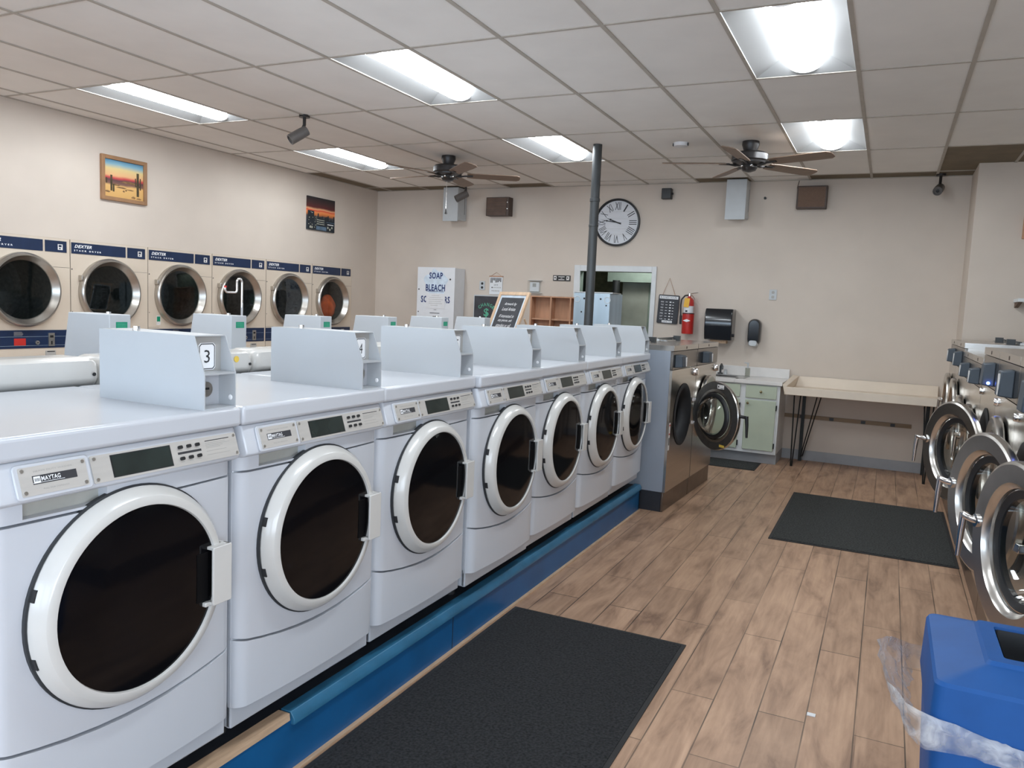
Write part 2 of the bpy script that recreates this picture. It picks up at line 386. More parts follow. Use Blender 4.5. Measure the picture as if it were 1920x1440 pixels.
struct(MB().m(M_basebd).box(-.985, .633, YB - .015, YB, 0, .11), 'baseboard_back')
struct(MB().m(M_basebd).box(XL, -3.62, YB - .015, YB, 0, .11), 'baseboard_back_left')
# door casing and the dim green room beyond
f = MB().m(M_trim)
f.box(-3.618, -3.540, YB - .025, YB, 0, 2.125).box(-2.622, -2.565, YB - .025, YB, 0, 2.125).box(-3.540, -2.622, YB - .025, YB, 2.054, 2.125)
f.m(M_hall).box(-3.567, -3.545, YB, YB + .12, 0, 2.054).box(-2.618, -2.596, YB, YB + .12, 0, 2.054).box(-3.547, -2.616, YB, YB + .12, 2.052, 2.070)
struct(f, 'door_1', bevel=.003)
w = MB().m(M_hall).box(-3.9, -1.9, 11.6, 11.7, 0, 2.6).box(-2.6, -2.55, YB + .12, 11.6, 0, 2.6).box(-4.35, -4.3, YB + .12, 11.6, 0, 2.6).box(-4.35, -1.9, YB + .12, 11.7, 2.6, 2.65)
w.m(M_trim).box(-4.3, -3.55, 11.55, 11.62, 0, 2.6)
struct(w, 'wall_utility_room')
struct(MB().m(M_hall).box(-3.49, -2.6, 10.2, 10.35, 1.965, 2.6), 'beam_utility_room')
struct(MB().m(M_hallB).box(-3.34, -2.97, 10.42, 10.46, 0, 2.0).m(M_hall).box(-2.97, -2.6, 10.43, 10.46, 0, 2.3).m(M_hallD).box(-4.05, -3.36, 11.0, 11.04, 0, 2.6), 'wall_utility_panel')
p = thing('drain_pipe', 'dark vertical pipe seen through the back doorway beside the grey-green panel', 'pipe', (-3.33, 10.1, 0))
MB().m(M_iron).cyl((0, 0, 0), .05, 1.98).build('pipe', p)
MB().m(M_iron).cyl((0, 0, 1.5), .065, .08).build('coupling', p)

ps = thing('paper_scrap', 'tiny white scrap of paper on the wood floor between the near mat and the bin', 'scrap', (-.154, 3.268, 0))
MB().m(MATS['white_paper']).box(-.016, .016, -.012, .012, .0005, .004).build('scrap', ps)
# ---------------------------------------------------------------- ceiling fixtures
E_tube = mat('lit_diffuser', (.9, .93, 1.), .5, emis=((.88, .95, 1.), 13.5), var=.01)
def make_troffer():
    t = thing('ceiling_light', 'x', 'ceiling light')
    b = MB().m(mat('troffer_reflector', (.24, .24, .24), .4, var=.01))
    a, l, h = DX / 2 - .014, DY / 2 - .014, .085; ai, li = .12, DY / 2 - .13
    o = [(-a, -l, 0), (a, -l, 0), (a, l, 0), (-a, l, 0)]; i = [(-ai, -li, h), (ai, -li, h), (ai, li, h), (-ai, li, h)]
    o2 = [(x, y, h + .03) for x, y, _ in [(-a, -l, 0), (a, -l, 0), (a, l, 0), (-a, l, 0)]]
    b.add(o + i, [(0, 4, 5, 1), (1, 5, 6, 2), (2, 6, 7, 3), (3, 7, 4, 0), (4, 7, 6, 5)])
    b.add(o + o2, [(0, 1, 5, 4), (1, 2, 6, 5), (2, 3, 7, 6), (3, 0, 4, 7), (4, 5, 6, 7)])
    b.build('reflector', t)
    e = MB().m(E_tube); n = 14; L2 = DY / 2 - .05
    prof = [(.118 * math.cos(math.pi * k / n), -.085 * math.sin(math.pi * k / n)) for k in range(n + 1)]
    e.loft([[(x, y, h + z * 1.0) for x, z in prof] for y in (-L2, L2)], cap=False, closed=False)
    e.build('diffuser', t)
    for y in (-L2, L2):
        s = 1 if y > 0 else -1
        c = MB().m(mat('diffuser_end', (.80, .83, .85), .4, var=.01, emis=((.9, .95, 1.), .15)))
        c.loft([[(x * k, y + d * s, h + z * k) for x, z in prof] for k, d in ((1, 0), (1.0, .018), (.9, .024), (.001, .024))], cap=False, closed=False)
        c.build('end_cap', t)
    return t
TL = {(-1, 1): 'long fluorescent ceiling light near the left wall, closer of the two in its row',
      (3, 1): 'fluorescent ceiling light in front of the middle ceiling fan, nearer the viewer',
      (7, 1): 'large fluorescent ceiling light at the top of the view above the aisle',
      (-1, 3): 'fluorescent ceiling light farther back along the left wall beside the fan blades',
      (3, 3): 'fluorescent ceiling light just beside the top of the dark pole',
      (7, 3): 'small-looking fluorescent ceiling light beside the farther ceiling fan over the aisle',
      (-1, -1): 'assumed ceiling light behind the viewer near the left wall', (3, -1): 'assumed ceiling light behind the viewer over the washer row', (7, -1): 'assumed ceiling light behind the viewer over the aisle',
      (-1, -3): 'assumed ceiling light by the assumed front windows near the left wall', (3, -3): 'assumed ceiling light by the assumed middle front window', (7, -3): 'assumed ceiling light by the assumed front window over the aisle'}
proto = None
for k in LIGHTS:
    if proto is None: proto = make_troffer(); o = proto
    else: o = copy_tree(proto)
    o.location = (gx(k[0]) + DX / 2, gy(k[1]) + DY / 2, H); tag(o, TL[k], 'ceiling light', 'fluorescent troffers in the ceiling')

def make_fan():
    t = thing('ceiling_fan', 'x', 'ceiling fan')
    MB().m(M_fanD).lathe([(0, 0), (.072, 0), (.074, -.03), (.055, -.085), (.03, -.09), (0, -.09)], 32).build('canopy', t)
    MB().m(M_fanD).lathe([(0, -.088), (.06, -.088), (.14, -.100), (.155, -.115), (.157, -.165), (.145, -.175), (.142, -.190), (.11, -.20), (.07, -.205), (0, -.205)], 40).build('motor_housing', t)
    MB().m(M_fanD).lathe([(0, -.2), (.068, -.2), (.070, -.225), (.055, -.250), (.02, -.262), (0, -.262)], 32).m(M_chrome).sphere((.05, -.05, -.212), .013).sphere((-.03, -.065, -.212), .013).build('hub', t)
    for k in range(5):
        a = R(72 * k); Rm = Matrix.Rotation(a, 4, 'Z')
        MB().m(M_fanD).t(Rm).tube([(.06, 0, -.195), (.12, 0, -.205), (.17, .0, -.197), (.26, 0, -.195)], [.012, .010, .008, .007], 8).box(.17, .26, -.03, .03, -.196, -.191).build('blade_arm', t)
        pts = [(.2, -.055), (.26, -.062), (.6, -.070), (.72, -.068), (.75, -.045), (.755, 0), (.75, .045), (.72, .068), (.6, .070), (.26, .062), (.2, .055)]
        MB().m(M_blade).t(Rm @ Matrix.Translation((0, 0, -.19)) @ Matrix.Rotation(R(-13), 4, 'X')).prism(pts, 'z', -.004, .004).build('blade', t, bevel=.002)
    return t
f1 = make_fan(); tag(f1, 'bronze five-blade ceiling fan over the washer rows, left of the dark pole', 'ceiling fan', 'ceiling fans'); f1.location = (-4.27, 7.2, H); f1.rotation_euler.z = R(30)
ch = thing('pull_chain', 'thin pull chain with a small pendant hanging under the fan left of the pole', 'pull chain', (-4.27, 7.2, H - .262))
MB().m(M_chrome).tube([(0, -.02, .004), (.0, -.02, -.28)], .0025, 6).build('chain', ch); MB().m(M_fanD).lathe([(0, -.28), (.004, -.28), (.016, -.33), (0, -.335)], 12, c=(0, -.02, 0)).build('pendant', ch)
f2 = copy_tree(f1); tag(f2, 'bronze five-blade ceiling fan over the aisle, right of the wall clock', 'ceiling fan'); f2.location = (-1.22, 7.2, H); f2.rotation_euler.z = R(-22)

def make_camera_unit(name, label, loc, rz, pitch):
    t = thing(name, label, 'security camera', loc, rz)
    MB().m(M_fanD).cyl((0, 0, -.02), .045, .02).build('mount', t)
    MB().m(M_fanD).tube([(0, 0, -.01), (0, 0, -.08), (.02, 0, -.13)], .014, 10).build('bracket', t)
    T = Matrix.Translation((.02, 0, -.15)) @ Matrix.Rotation(R(pitch), 4, 'Y')
    MB().m(mat('camera_body_grey', (.11, .10, .095), .45, var=.1)).t(T).lathe([(0, -.05), (.042, -.05), (.045, .02), (.045, .12), (.036, .12), (.036, .105), (0, .105)], 28, 'x').build('housing', t)
    MB().m(M_black).t(T).lathe([(0, .106), (.016, .106), (.016, .114), (0, .116)], 20, 'x').build('lens', t)
    return t
make_camera_unit('security_camera', 'dark bullet security camera hanging from the ceiling between the two left ceiling lights', (-4.573, 5.322, H), R(-125), 35)
make_camera_unit('security_camera', 'small dark camera at the ceiling by the narrow white wall box above the soap machine', (-4.98, 8.85, H), R(-140), 30)
make_camera_unit('security_camera', 'small dark camera at the ceiling corner by the brown tiles above the folding table', (.345, 9.16, H), R(-100), 20)
sd = thing('smoke_detector', 'flat white smoke detector on the ceiling between the pole and the aisle fan', 'smoke detector', (-1.816, 7.117, H))
MB().m(M_paper).lathe([(0, 0), (.065, 0), (.062, -.03), (.04, -.035), (0, -.035)], 32).build('cover', sd)
MB().m(M_black).box(-.07, -.062, -.02, .0, -.028, -.004).box(.062, .07, -.02, .0, -.028, -.004).build('vent_slot', sd)

pl = thing('support_pole', 'dark grey steel support pole from floor to ceiling behind the washers', 'pole', (-2.566, 7.011, 0))
MB().m(M_pole).cyl((0, 0, 0), .042, H, n=32).build('shaft', pl)
MB().m(M_pole).lathe([(.042, 2.35), (.0455, 2.352), (.0455, 2.37), (.042, 2.372)], 32).lathe([(.042, 2.58), (.047, 2.582), (.047, 2.61), (.042, 2.612)], 32).build('collar', pl)

# ---------------------------------------------------------------- front-load washers
def panel(mb, ys, xs, z0, z1, back=-.03):
    n = len(ys); vs = []; fs = []
    for i in range(n):
        vs += [(xs[i], ys[i], z0[i]), (xs[i], ys[i], z1[i]), (back, ys[i], z0[i]), (back, ys[i], z1[i])]
    for i in range(n - 1):
        a, b = 4 * i, 4 * i + 4
        fs += [(a, b, b + 1, a + 1), (a + 2, a + 3, b + 3, b + 2), (a + 1, b + 1, b + 3, a + 3), (a, a + 2, b + 2, b)]
    e = 4 * (n - 1); fs += [(0, 1, 3, 2), (e, e + 2, e + 3, e + 1)]
    mb.add(vs, fs)
def bow(y, w=.345, b=.012, r=.04):
    x = b * (1 - (y / w) ** 2); d = w - abs(y)
    if d < r: x -= r - math.sqrt(max(0, r * r - (r - d) ** 2))
    return x
YS = [-.345 + v for v in (0, .003, .009, .018, .029, .04)] + [-.25, -.18, -.1, -.03, .03, .1, .18, .25] + [.345 - v for v in (.04, .029, .018, .009, .003, 0)]
def number_mesh(num):
    b = MB().m(M_inkw).prism(oct_(.030, .038, .007), 'z', 0, .0012)
    b.m(M_ink).loft([[(x, y, .0016) for x, y in oct_(.028, .036, .007)], [(x, y, .0016) for x, y in oct_(.0255, .0335, .006)]], cap=False)
    b.text(num, frame((0, 0, 0), (1, 0, 0), (0, 1, 0)), h=.036, w=.020, th=.0018)
    return b
def oct_(a, b, c): return [(-a + c, -b), (a - c, -b), (a, -b + c), (a, b - c), (a - c, b), (-a + c, b), (-a, b - c), (-a, -b + c)]
def make_washer():
    t = thing('front_load_washer', 'x', 'washing machine')
    # local: front plane x=0 (room side +x), z=0 top of platform
    MB().m(M_white).box(-.65, -.028, -.343, .343, .045, .98).build('cabinet', t, bevel=.004)
    for sx in (-.6, -.14):
        for sy in (-.28, .28): MB().m(M_rubber).cyl((sx, sy, -.0265), .022, .072, n=14).build('foot', t)
    kp = MB().m(M_kick); n = 22
    kp.box(-.045, -.035, -.343, .343, .046, .125)
    kp.build('kick_plate', t)
    lo = MB().m(M_white); zt = [.325 - .040 * (1 - (y / .345) ** 2) for y in YS]
    panel(lo, YS, [bow(y, b=.016) for y in YS], [.112] * len(YS), zt)
    lo.build('lower_panel', t, bevel=.006)
    up = MB().m(M_white); panel(up, YS, [bow(y) for y in YS], [z + .007 for z in zt], [.835] * len(YS)); up.build('front_panel', t, bevel=.004)
    # header strip with the drawer pull pocket
    hs = MB().m(M_white)
    A = [y for y in YS if y < -.27] + [-.27]; B = [-.07] + [y for y in YS if y > -.07]
    for q in (A, B): panel(hs, q, [bow(y) - .002 for y in q], [.841] * len(q), [.90] * len(q))
    q = [-.27, -.2, -.13, -.07]; panel(hs, q, [bow(y) - .002 for y in q], [.841] * 4, [.847] * 4); panel(hs, q, [bow(y) - .002 for y in q], [.884] * 4, [.9] * 4)
    hs.m(M_pocket).box(-.029, -.022, -.27, -.07, .843, .89)
    hs.build('header_strip', t)
    cp = MB().m(M_white)
    prof = [(.975, -.03), (.978, .002), (.972, .006), (.902, .029), (.893, .029), (.887, .020), (.882, .004), (.882, -.03)]   # (z, x)
    yy = [-.347, -.340, -.325, .325, .340, .347]; sc = [.25, .7, 1, 1, .7, .25]
    cp.loft([[((-.03 + (x + .03) * (.55 + .45 * k)), y, z) for z, x in prof] for y, k in zip(yy, (0, .75, 1, 1, .75, 0))])
    c = cp.build('control_panel', t, bevel=.003)
    th = math.atan2(.025, .076); F0 = frame((.0068, 0, .971), (0, 1, 0), (-math.sin(th), 0, math.cos(th)))
    # frame: x = along y, y = up the slope from the top edge (negative down), z = out
    dd = MB().m(M_white).t(F0).prism(rrect(-.300, -.124, -.0795, -.002, .010), 'z', 0, .007); d = dd.build('dispenser_drawer', c, bevel=.002)
    npl = MB().t(F0).m(M_plate).prism(rrect(-.290, -.134, -.072, -.009, .004), 'z', .0068, .0085)
    npl.m(M_ink).box(-.262, -.160, -.049, -.030, .0084, .0090)
    npl.m(M_inkw).box(-.260, -.245, -.047, -.032, .0088, .0094).text('MAYTAG', F0.inverted() @ F0 @ frame((-.221, -.0385, .0088), (1, 0, 0), (0, 1, 0)), w=.044, h=.010, th=.0008, bold=.02)
    npl.box(-.262, -.190, -.0465, -.0455, .0088, .0093)
    npl.m(M_ink)
    for k in range(4): npl.box(-.2575 + .003 * k, -.2562 + .003 * k, -.043, -.036, .0093, .0097)
    npl.m(M_niche).text('HEAVY DUTY WASHER', frame((-.212, -.0205, .0083), (1, 0, 0), (0, 1, 0)), w=.09, h=.0035).text('PULL FOR DISPENSER', frame((-.212, -.0610, .0083), (1, 0, 0), (0, 1, 0)), w=.06, h=.0032)
    npl.m(M_screw)
    for a in (-.282, -.142):
        for b2 in (-.0165, -.0645): npl.cyl((a, b2, .0084), .0042, .0022, n=12)
    npl.build('name_plate', c)
    dp = MB().t(F0).m(M_plate).prism(rrect(-.118, .334, -.0735, -.008, .004), 'z', .0, .0018)
    dp.m(M_screw)
    for a in (-.108, .325):
        for b2 in (-.016, -.0655): dp.cyl((a, b2, .0017), .0042, .0022, n=12)
    dp.m(M_ink).box(.128, .205, -.0425, -.0365, .0017, .0022)
    for k, (wd, zz) in enumerate(((.085, -.018), (.07, -.0245), (.085, -.0290), (.06, -.0335), (.05, -.0375), (.07, -.0465), (.08, -.0565))):
        dp.m(M_ink if k == 0 else M_niche).box(.222, .222 + wd, zz - (.0022 if k == 0 else .0013), zz, .0017, .0021)
    dp.build('instrument_plate', c)
    MB().t(F0).m(M_black).box(-.066, .108, -.068, -.013, .0017, .0024).m(M_lcd).box(-.063, .105, -.066, -.015, .0023, .0030).build('display', c)
    for a in (.138, .166, .194):
        for b2 in (-.024, -.054):
            T2 = F0 @ Matrix.Translation((a, b2, 0)); MB().t(T2).m(M_black).prism(rrect(-.007, .007, -.0045, .0045, .0035), 'z', .0017, .006).m(M_niche).box(-.006, .006, -.0095, -.0080, .0017, .0021).build('button', c)
    # door
    cz = .597
    MB().m(M_shadeSeam).lathe([(.262, .0), (.278, .0), (.278, .0135), (.262, .015)], 72, 'x', (0, 0, cz), closed=True).build('door_gap_shade', t)  # dark ring painted in for the shade in the gap around the door
    dr = MB().m(M_ring).lathe([(.226, .012), (.2715, .012), (.2735, .018), (.270, .030), (.2535, .050), (.2515, .0515), (.234, .056), (.231, .0555), (.2285, .047)], 80, 'x', (0, 0, cz), closed=True)
    d = dr.build('door', t, sharp=28)
    gz = MB().m(M_blackglass).lathe([(0, .054), (.1, .0535), (.18, .0515), (.2300, .0485)], 72, 'x', (0, 0, cz)); gz.build('door_glass', d)
    hn = MB().m(M_ring); hn.box(.048, .073, .200, .262, cz - .088, cz - .079).box(.048, .073, .200, .262, cz + .065, cz + .074).prism(rrect(.198, .264, cz - .088, cz + .074, .006), 'x', .068, .076).box(.03, .074, .254, .264, cz - .088, cz + .074)
    hn.box(.048, .062, .184, .202, cz - .090, cz - .078)
    hn.build('door_handle', d, bevel=.002)
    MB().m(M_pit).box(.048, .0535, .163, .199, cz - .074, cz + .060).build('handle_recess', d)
    for dz in (.078, -.078):
        a = math.asin(dz / .270); MB().m(M_rubber).t(Matrix.Translation((0, 0, cz)) @ Matrix.Rotation(a, 4, 'X') @ Matrix.Rotation(math.pi, 4, 'X')).box(.0142, .0275, .2600, .2742, -.014, .014).build('hinge_slot', d)
    # lid
    MB().m(M_white).box(-.70, .020, -.3535, .3535, .980, 1.035).build('lid', t, bevel=.011, seg=4)
    # coin box
    sp = [(1.035, -.415), (1.238, -.415), (1.238, -.034), (1.134, .006), (1.035, .006)]  # (z,x)
    cb = MB().m(M_whiteB)
    for a in (.229, .340): cb.prism([(z, x) for z, x in sp][::1], 'y', a, a + .003)
    cb.box(-.415, -.412, .23, .342, 1.035, 1.238).box(-.415, -.0345, .23, .342, 1.235, 1.238).box(-.055, .005, .231, .341, 1.131, 1.136).box(-.415, .005, .231, .341, 1.035, 1.039)
    cb.m(M_niche).box(-.054, -.050, .231, .341, 1.135, 1.236)
    cb.m(M_kick).box(-.062, -.057, .231, .341, 1.038, 1.133)
    cbo = cb.build('coin_box', t)
    T = frame((-.0495, .288, 1.178), (0, 1, 0), (0, 0, 1)); nm = number_mesh('3').build('number_plate', cbo); nm.matrix_local = T
    MB().m(M_lock).cyl((-.057, .270, 1.088), .021, .028, 'x').m(M_black).box(-.0295, -.0280, .258, .278, 1.087, 1.093).build('coin_box_lock', cbo)
    MB().m(M_inkw).sphere((-.012, .3395, 1.062), .008, 8, (1, .3, 1)).build('label_dot', cbo)
    MB().m(M_chrome).cyl((-.30, .262, 1.238), .010, .012, 'z', 14).build('top_lock', cbo)
    return t
WL = ['white front-load washer with coin box numbered 3, nearest in the aisle row',
      'white front-load washer with coin box numbered 4, second in the aisle row',
      'white front-load washer third from the viewer in the aisle row, beyond the one numbered 4',
      'middle one of the seven white front-load washers facing the aisle, rusty kick plate',
      'white front-load washer fifth from the viewer in the aisle row, chipped along its kick plate',
      'white front-load washer next to last in the aisle row before the stainless washers',
      'white front-load washer at the far end of the aisle row against the stainless washers']
PZ = .235
wp = None
for k in range(7):
    if wp is None: wp = make_washer(); o = wp; extra = True
    else: o = copy_tree(wp)
    xo = (0, 0, -.004, .018, .004, .004, 0)[k]
    o.location = (-1.665 + xo, 1.318 + .71 * k, PZ); tag(o, WL[k], 'washing machine', 'white front-load washers along the aisle')
    WASH = o
    if k:
        cbx = part(o, 'coin_box'); np_ = part(cbx, 'number_plate')
        b = number_mesh(str(3 + k)).build('number_plate'); np_.data = b.data; bpy.data.objects.remove(b)
    if k >= 2:
        kpp = part(o, 'kick_plate'); cm = MB().m(M_chip); rr = random.Random(k * 5)
        amt = (0, 0, 3, 9, 11, 6, 3)[k]
        for q in range(amt):
            y = rr.uniform(-.33, .33); s = rr.uniform(.006, .02) * (1.6 if k in (3, 4) else 1); h = rr.uniform(.01, .045)
            pts = [(y - s, .046), (y + s, .046), (y + s * rr.uniform(.2, .9), .046 + h * rr.uniform(.3, .8)), (y + s * rr.uniform(-.5, .4), .046 + h), (y - s * rr.uniform(.3, .9), .046 + h * .5)]
            cm.prism(pts, 'x', -.0352, -.0340)
        cm.build('rust_chip', kpp)

# ---------------------------------------------------------------- rear row washers (seen from behind)
def make_rear():
    t = thing('top_console_washer', 'x', 'washing machine')
    # local: back toward +x; x=0 is the console back plane
    MB().m(M_white).box(-1.06, -.10, -.343, .343, .04, 1.02).build('cabinet', t, bevel=.006)
    for sx in (-1.0, -.25):
        for sy in (-.28, .28): MB().m(M_rubber).cyl((sx, sy, 0), .022, .042, n=12).build('foot', t)
    MB().m(M_white).box(-1.07, -.03, -.352, .352, 1.02, 1.050).build('lid', t, bevel=.012, seg=3)
    c = MB().m(M_ring)
    pr_ = [(1.050, -.16), (1.125, -.175), (1.146, -.15), (1.146, -.03), (1.135, -.004), (1.080, .0), (1.064, -.008), (1.050, -.02)]
    ys = (-.352, -.347, -.335, -.312, .312, .335, .347, .352); ks = (.35, .62, .85, 1, 1, .85, .62, .35)
    c.loft([[(-.09 + (x + .09) * (.6 + .4 * k), y, 1.050 + (z - 1.050) * (.62 + .38 * k)) for z, x in pr_] for y, k in zip(ys, ks)])
    co = c.build('console', t, sharp=50)
    MB().m(M_black).cyl((-.001, .325, 1.090), .006, .003, 'x', 12).build('screw_hole', co)
    sp = [(1.050, -1.02), (1.100, -1.015), (1.262, -.985), (1.262, -.71), (1.050, -.71)]
    bx = MB().m(M_whiteB).prism(sp, 'y', .213, .320).build('coin_box', t, bevel=.003)
    st = MB().m(M_green).box(-.710, -.7085, .245, .302, 1.197, 1.229).m(M_greenink)
    for k in range(4): st.box(-.7086, -.7080, .250, .297, 1.202 + .006 * k, 1.2035 + .006 * k)
    st.build('green_sticker', bx)
    MB().m(M_chrome).cyl((-.78, .262, 1.262), .010, .010, 'z', 12).build('top_lock', bx)
    return t
RL = ['white washer nearest the viewer in the back row facing the dryers', 
      'white washer in the back row with a yellow dot sticker on its console back',
      'white washer in the back row, just beyond the one with the yellow dot sticker',
      'fourth white washer of the back row, its coin box beyond the one numbered 4',
      'fifth white washer of the back row, its coin box left of the soap machine',
      'sixth white washer of the back row, its coin box in front of the soap machine',
      'white washer ending the back row, coin box without a green sticker, by the chalkboard']
rp_ = None
for k in range(7):
    if rp_ is None: rp_ = make_rear(); o = rp_
    else: o = copy_tree(rp_)
    o.location = (-2.38, 1.425 + .71 * k, .212); tag(o, RL[k], 'washing machine', 'white washers in the back row')
    if k == 1: MB().m(M_yellow).cyl((-.001, .25, 1.113), .013, .002, 'x', 20).build('yellow_sticker', part(o, 'console'))
    if k == 6:
        g = part(part(o, 'coin_box'), 'green_sticker'); bpy.data.objects.remove(g)

# platform under both rows
pf = thing('washer_platform', 'long blue painted platform curb under the white washers', 'platform', (0, 0, 0))
MB().m(M_base).box(-3.44, -1.735, -.6, 6.0, 0, .208).build('deck', pf)
MB().m(M_blue).box(-1.712, -1.69, -.6, 6.02, 0, .190).box(-1.735, -1.69, 6.0, 6.02, 0, .19).build('fascia', pf, bevel=.003)
MB().m(M_blueL).prism([(.168, -1.69), (.168, -1.677), (.190, -1.677), (.2115, -1.692), (.2115, -1.735), (.168, -1.735)], 'y', 1.95, 6.02).build('cap_strip', pf, bevel=.002)
MB().m(M_bare).prism([(.188, -1.69), (.188, -1.685), (.2115, -1.688), (.2115, -1.735), (.188, -1.735)], 'y', -.6, 1.94).build('bare_wood_strip', pf)
MB().m(M_bare).box(-1.692, -1.672, -.6, 6.0, 0, .008).build('floor_bead', pf)
MB().m(M_base).box(-1.6905, -1.6885, 3.03, 3.034, .01, .17).build('joint', pf)

# ---------------------------------------------------------------- stack dryers
def make_dryer():
    t = thing('stack_dryer', 'x', 'dryer')
    w = DP - .004; cy = .39; face = MB().m(M_cream)
    face.box(-.75, -.70, 0, w, .0, 2.0).box(-.7, -.02, 0, .02, 0, 2.0).box(-.7, -.02, w - .02, w, 0, 2.0).box(-.7, -.02, .02, w - .02, 1.98, 2.0)
    face.plate_hole(0, 0, w, 1.205, 1.878, cy, 1.54, .262, 48)
    face.plate_hole(0, 0, w, .20, .873, cy, .535, .262, 48)
    face.box(-.02, 0, 0, w, 1.878, 2.0).box(-.02, 0, 0, w, .873, 1.205).box(-.02, 0, 0, w, 0, .2)
    face.m(M_shadeSeam).box(.0002, .0006, .0, .003, .0, 2.0)
    fo = face.build('cabinet', t)
    MB().m(M_shadeSeam).box(0, .0012, w - .16, w - .005, 1.748, 1.750).box(0, .0012, .0, .13, 1.21, 1.212).cyl((0, .016, 1.74), .006, .002, 'x', 10).cyl((0, .016, 1.36), .004, .002, 'x', 10).build('seam_line', fo)
    s = MB().m(M_navy).box(0, .004, .012, .565, 1.880, 1.978)
    s.m(M_inkw).text('DEXTER', frame((.135, 0, 0), (1, 0, 0), (0, 1, 0)).to_3x3().to_4x4() @ Matrix() if False else frame((.0042, .125, 1.946), (0, 1, 0), (0, 0, 1)), w=.17, h=.028, shear=.35, bold=.03)
    s.text('S T A C K   D R Y E R', frame((.0042, .17, 1.908), (0, 1, 0), (0, 0, 1)), w=.27, h=.014, bold=.03)
    s.build('header_panel', t)
    c = MB().m(M_navy).box(0, .004, .585, w - .03, 1.880, 1.978).m(M_label).box(.004, .0046, .700, .745, 1.900, 1.950).m(M_navy).box(.0046, .0050, .708, .735, 1.925, 1.943).box(.0046, .005, .712, .726, 1.906, 1.918)
    c.build('control_panel', t)
    for z, nm in ((1.54, 'upper'), (.535, 'lower')):
        d = MB().m(M_dring).lathe([(.258, .0), (.315, .0), (.318, .015), (.312, .045), (.300, .060), (.288, .060), (.262, .020), (.250, .004), (.248, .0)], 64, 'x', (0, cy, z), closed=True).build('door', t, sharp=30)
        MB().m(G_dryer).lathe([(0, .010), (.15, .009), (.255, .006)], 48, 'x', (0, cy, z)).build('door_glass', d)
        MB().m(M_dring).box(.0, .05, cy - .312, cy - .296, z + .10, z + .15).build('hinge', d, bevel=.003)
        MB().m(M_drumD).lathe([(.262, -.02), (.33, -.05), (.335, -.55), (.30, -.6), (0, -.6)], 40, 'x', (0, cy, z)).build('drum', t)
    l = MB().m(M_navy).box(0, .004, .0, w - .02, 1.040, 1.196)
    l.m(M_mirror).box(.004, .0046, 0, w - .03, 1.139, 1.141).box(.004, .0046, 0, w - .03, 1.062, 1.064)
    l.m(M_niche)
    for k in range(6): l.box(.004, .0045, .3, .36 - .004 * abs(k - 3) + .02, 1.180 - .006 * k, 1.182 - .006 * k)
    lo = l.build('lower_control_panel', t)
    MB().m(M_lock).cyl((.004, .50, 1.088), .018, .01, 'x').m(M_black).box(.013, .0145, .494, .506, 1.084, 1.092).build('lock', lo)
    MB().m(M_lock).box(.004, .012, .60, .655, 1.055, 1.170).m(M_black).box(.012, .013, .612, .643, 1.13, 1.15).box(.012, .013, .62, .634, 1.07, 1.10).build('coin_slot_plate', lo)
    MB().m(M_niche).rbox(.0005, .010, .575, .665, .945, 1.015, .005).m(M_black).box(.0095, .0105, .585, .655, 1.003, 1.011).build('coin_return', t)
    return t
DL = ['cream stack dryer cut off by the edge of the view, first of the row', 'cream stack dryer second along the wall, below the desert painting',
      'cream stack dryer third along the wall, with a small sticker below its round door', 'cream stack dryer behind the bent chrome pole',
      'cream stack dryer next to last along the wall, toward the back corner', 'cream stack dryer nearest the back corner with an orange cloth tumbling inside']
dp_ = None
for k in range(ND):
    if dp_ is None: dp_ = make_dryer(); o = dp_
    else: o = copy_tree(dp_)
    o.location = (XL + .003, DY0 + DP * k, 0); tag(o, DL[k], 'dryer', 'cream stack dryers along the left wall')
    if k == 2: MB().m(M_label).box(0, .0015, .10, .15, 1.235, 1.33).m(M_green).box(.0015, .002, .105, .145, 1.27, 1.32).build('small_sticker', o)
    if k == 0: MB().m(M_red).box(.0045, .0055, .30, .40, 1.066, 1.126).build('red_sticker', part(o, 'lower_control_panel'))
# orange laundry in the last dryer
cl = MB().m(M_orange); rr = random.Random(3); loops = []
for k in range(9):
    a = k / 8; rad = .15 * math.sin(math.pi * (a * .86 + .07)) + .015
    loops.append([(-.08 + rad * .45 * math.cos(q * .5236) * rr.uniform(.8, 1.1), rad * math.sin(q * .5236) * rr.uniform(.8, 1.15), -.235 + .33 * a) for q in range(12)])
cl.loft(loops); o = cl.build('orange_cloth', loc=(XL - .045, DY0 + DP * 5 + .47, 1.53), sharp=180)
sm = o.modifiers.new('s', 'SUBSURF'); sm.levels = 2; sm.render_levels = 2
tag(o, 'bright orange laundry inside the dryer nearest the back corner', 'laundry')

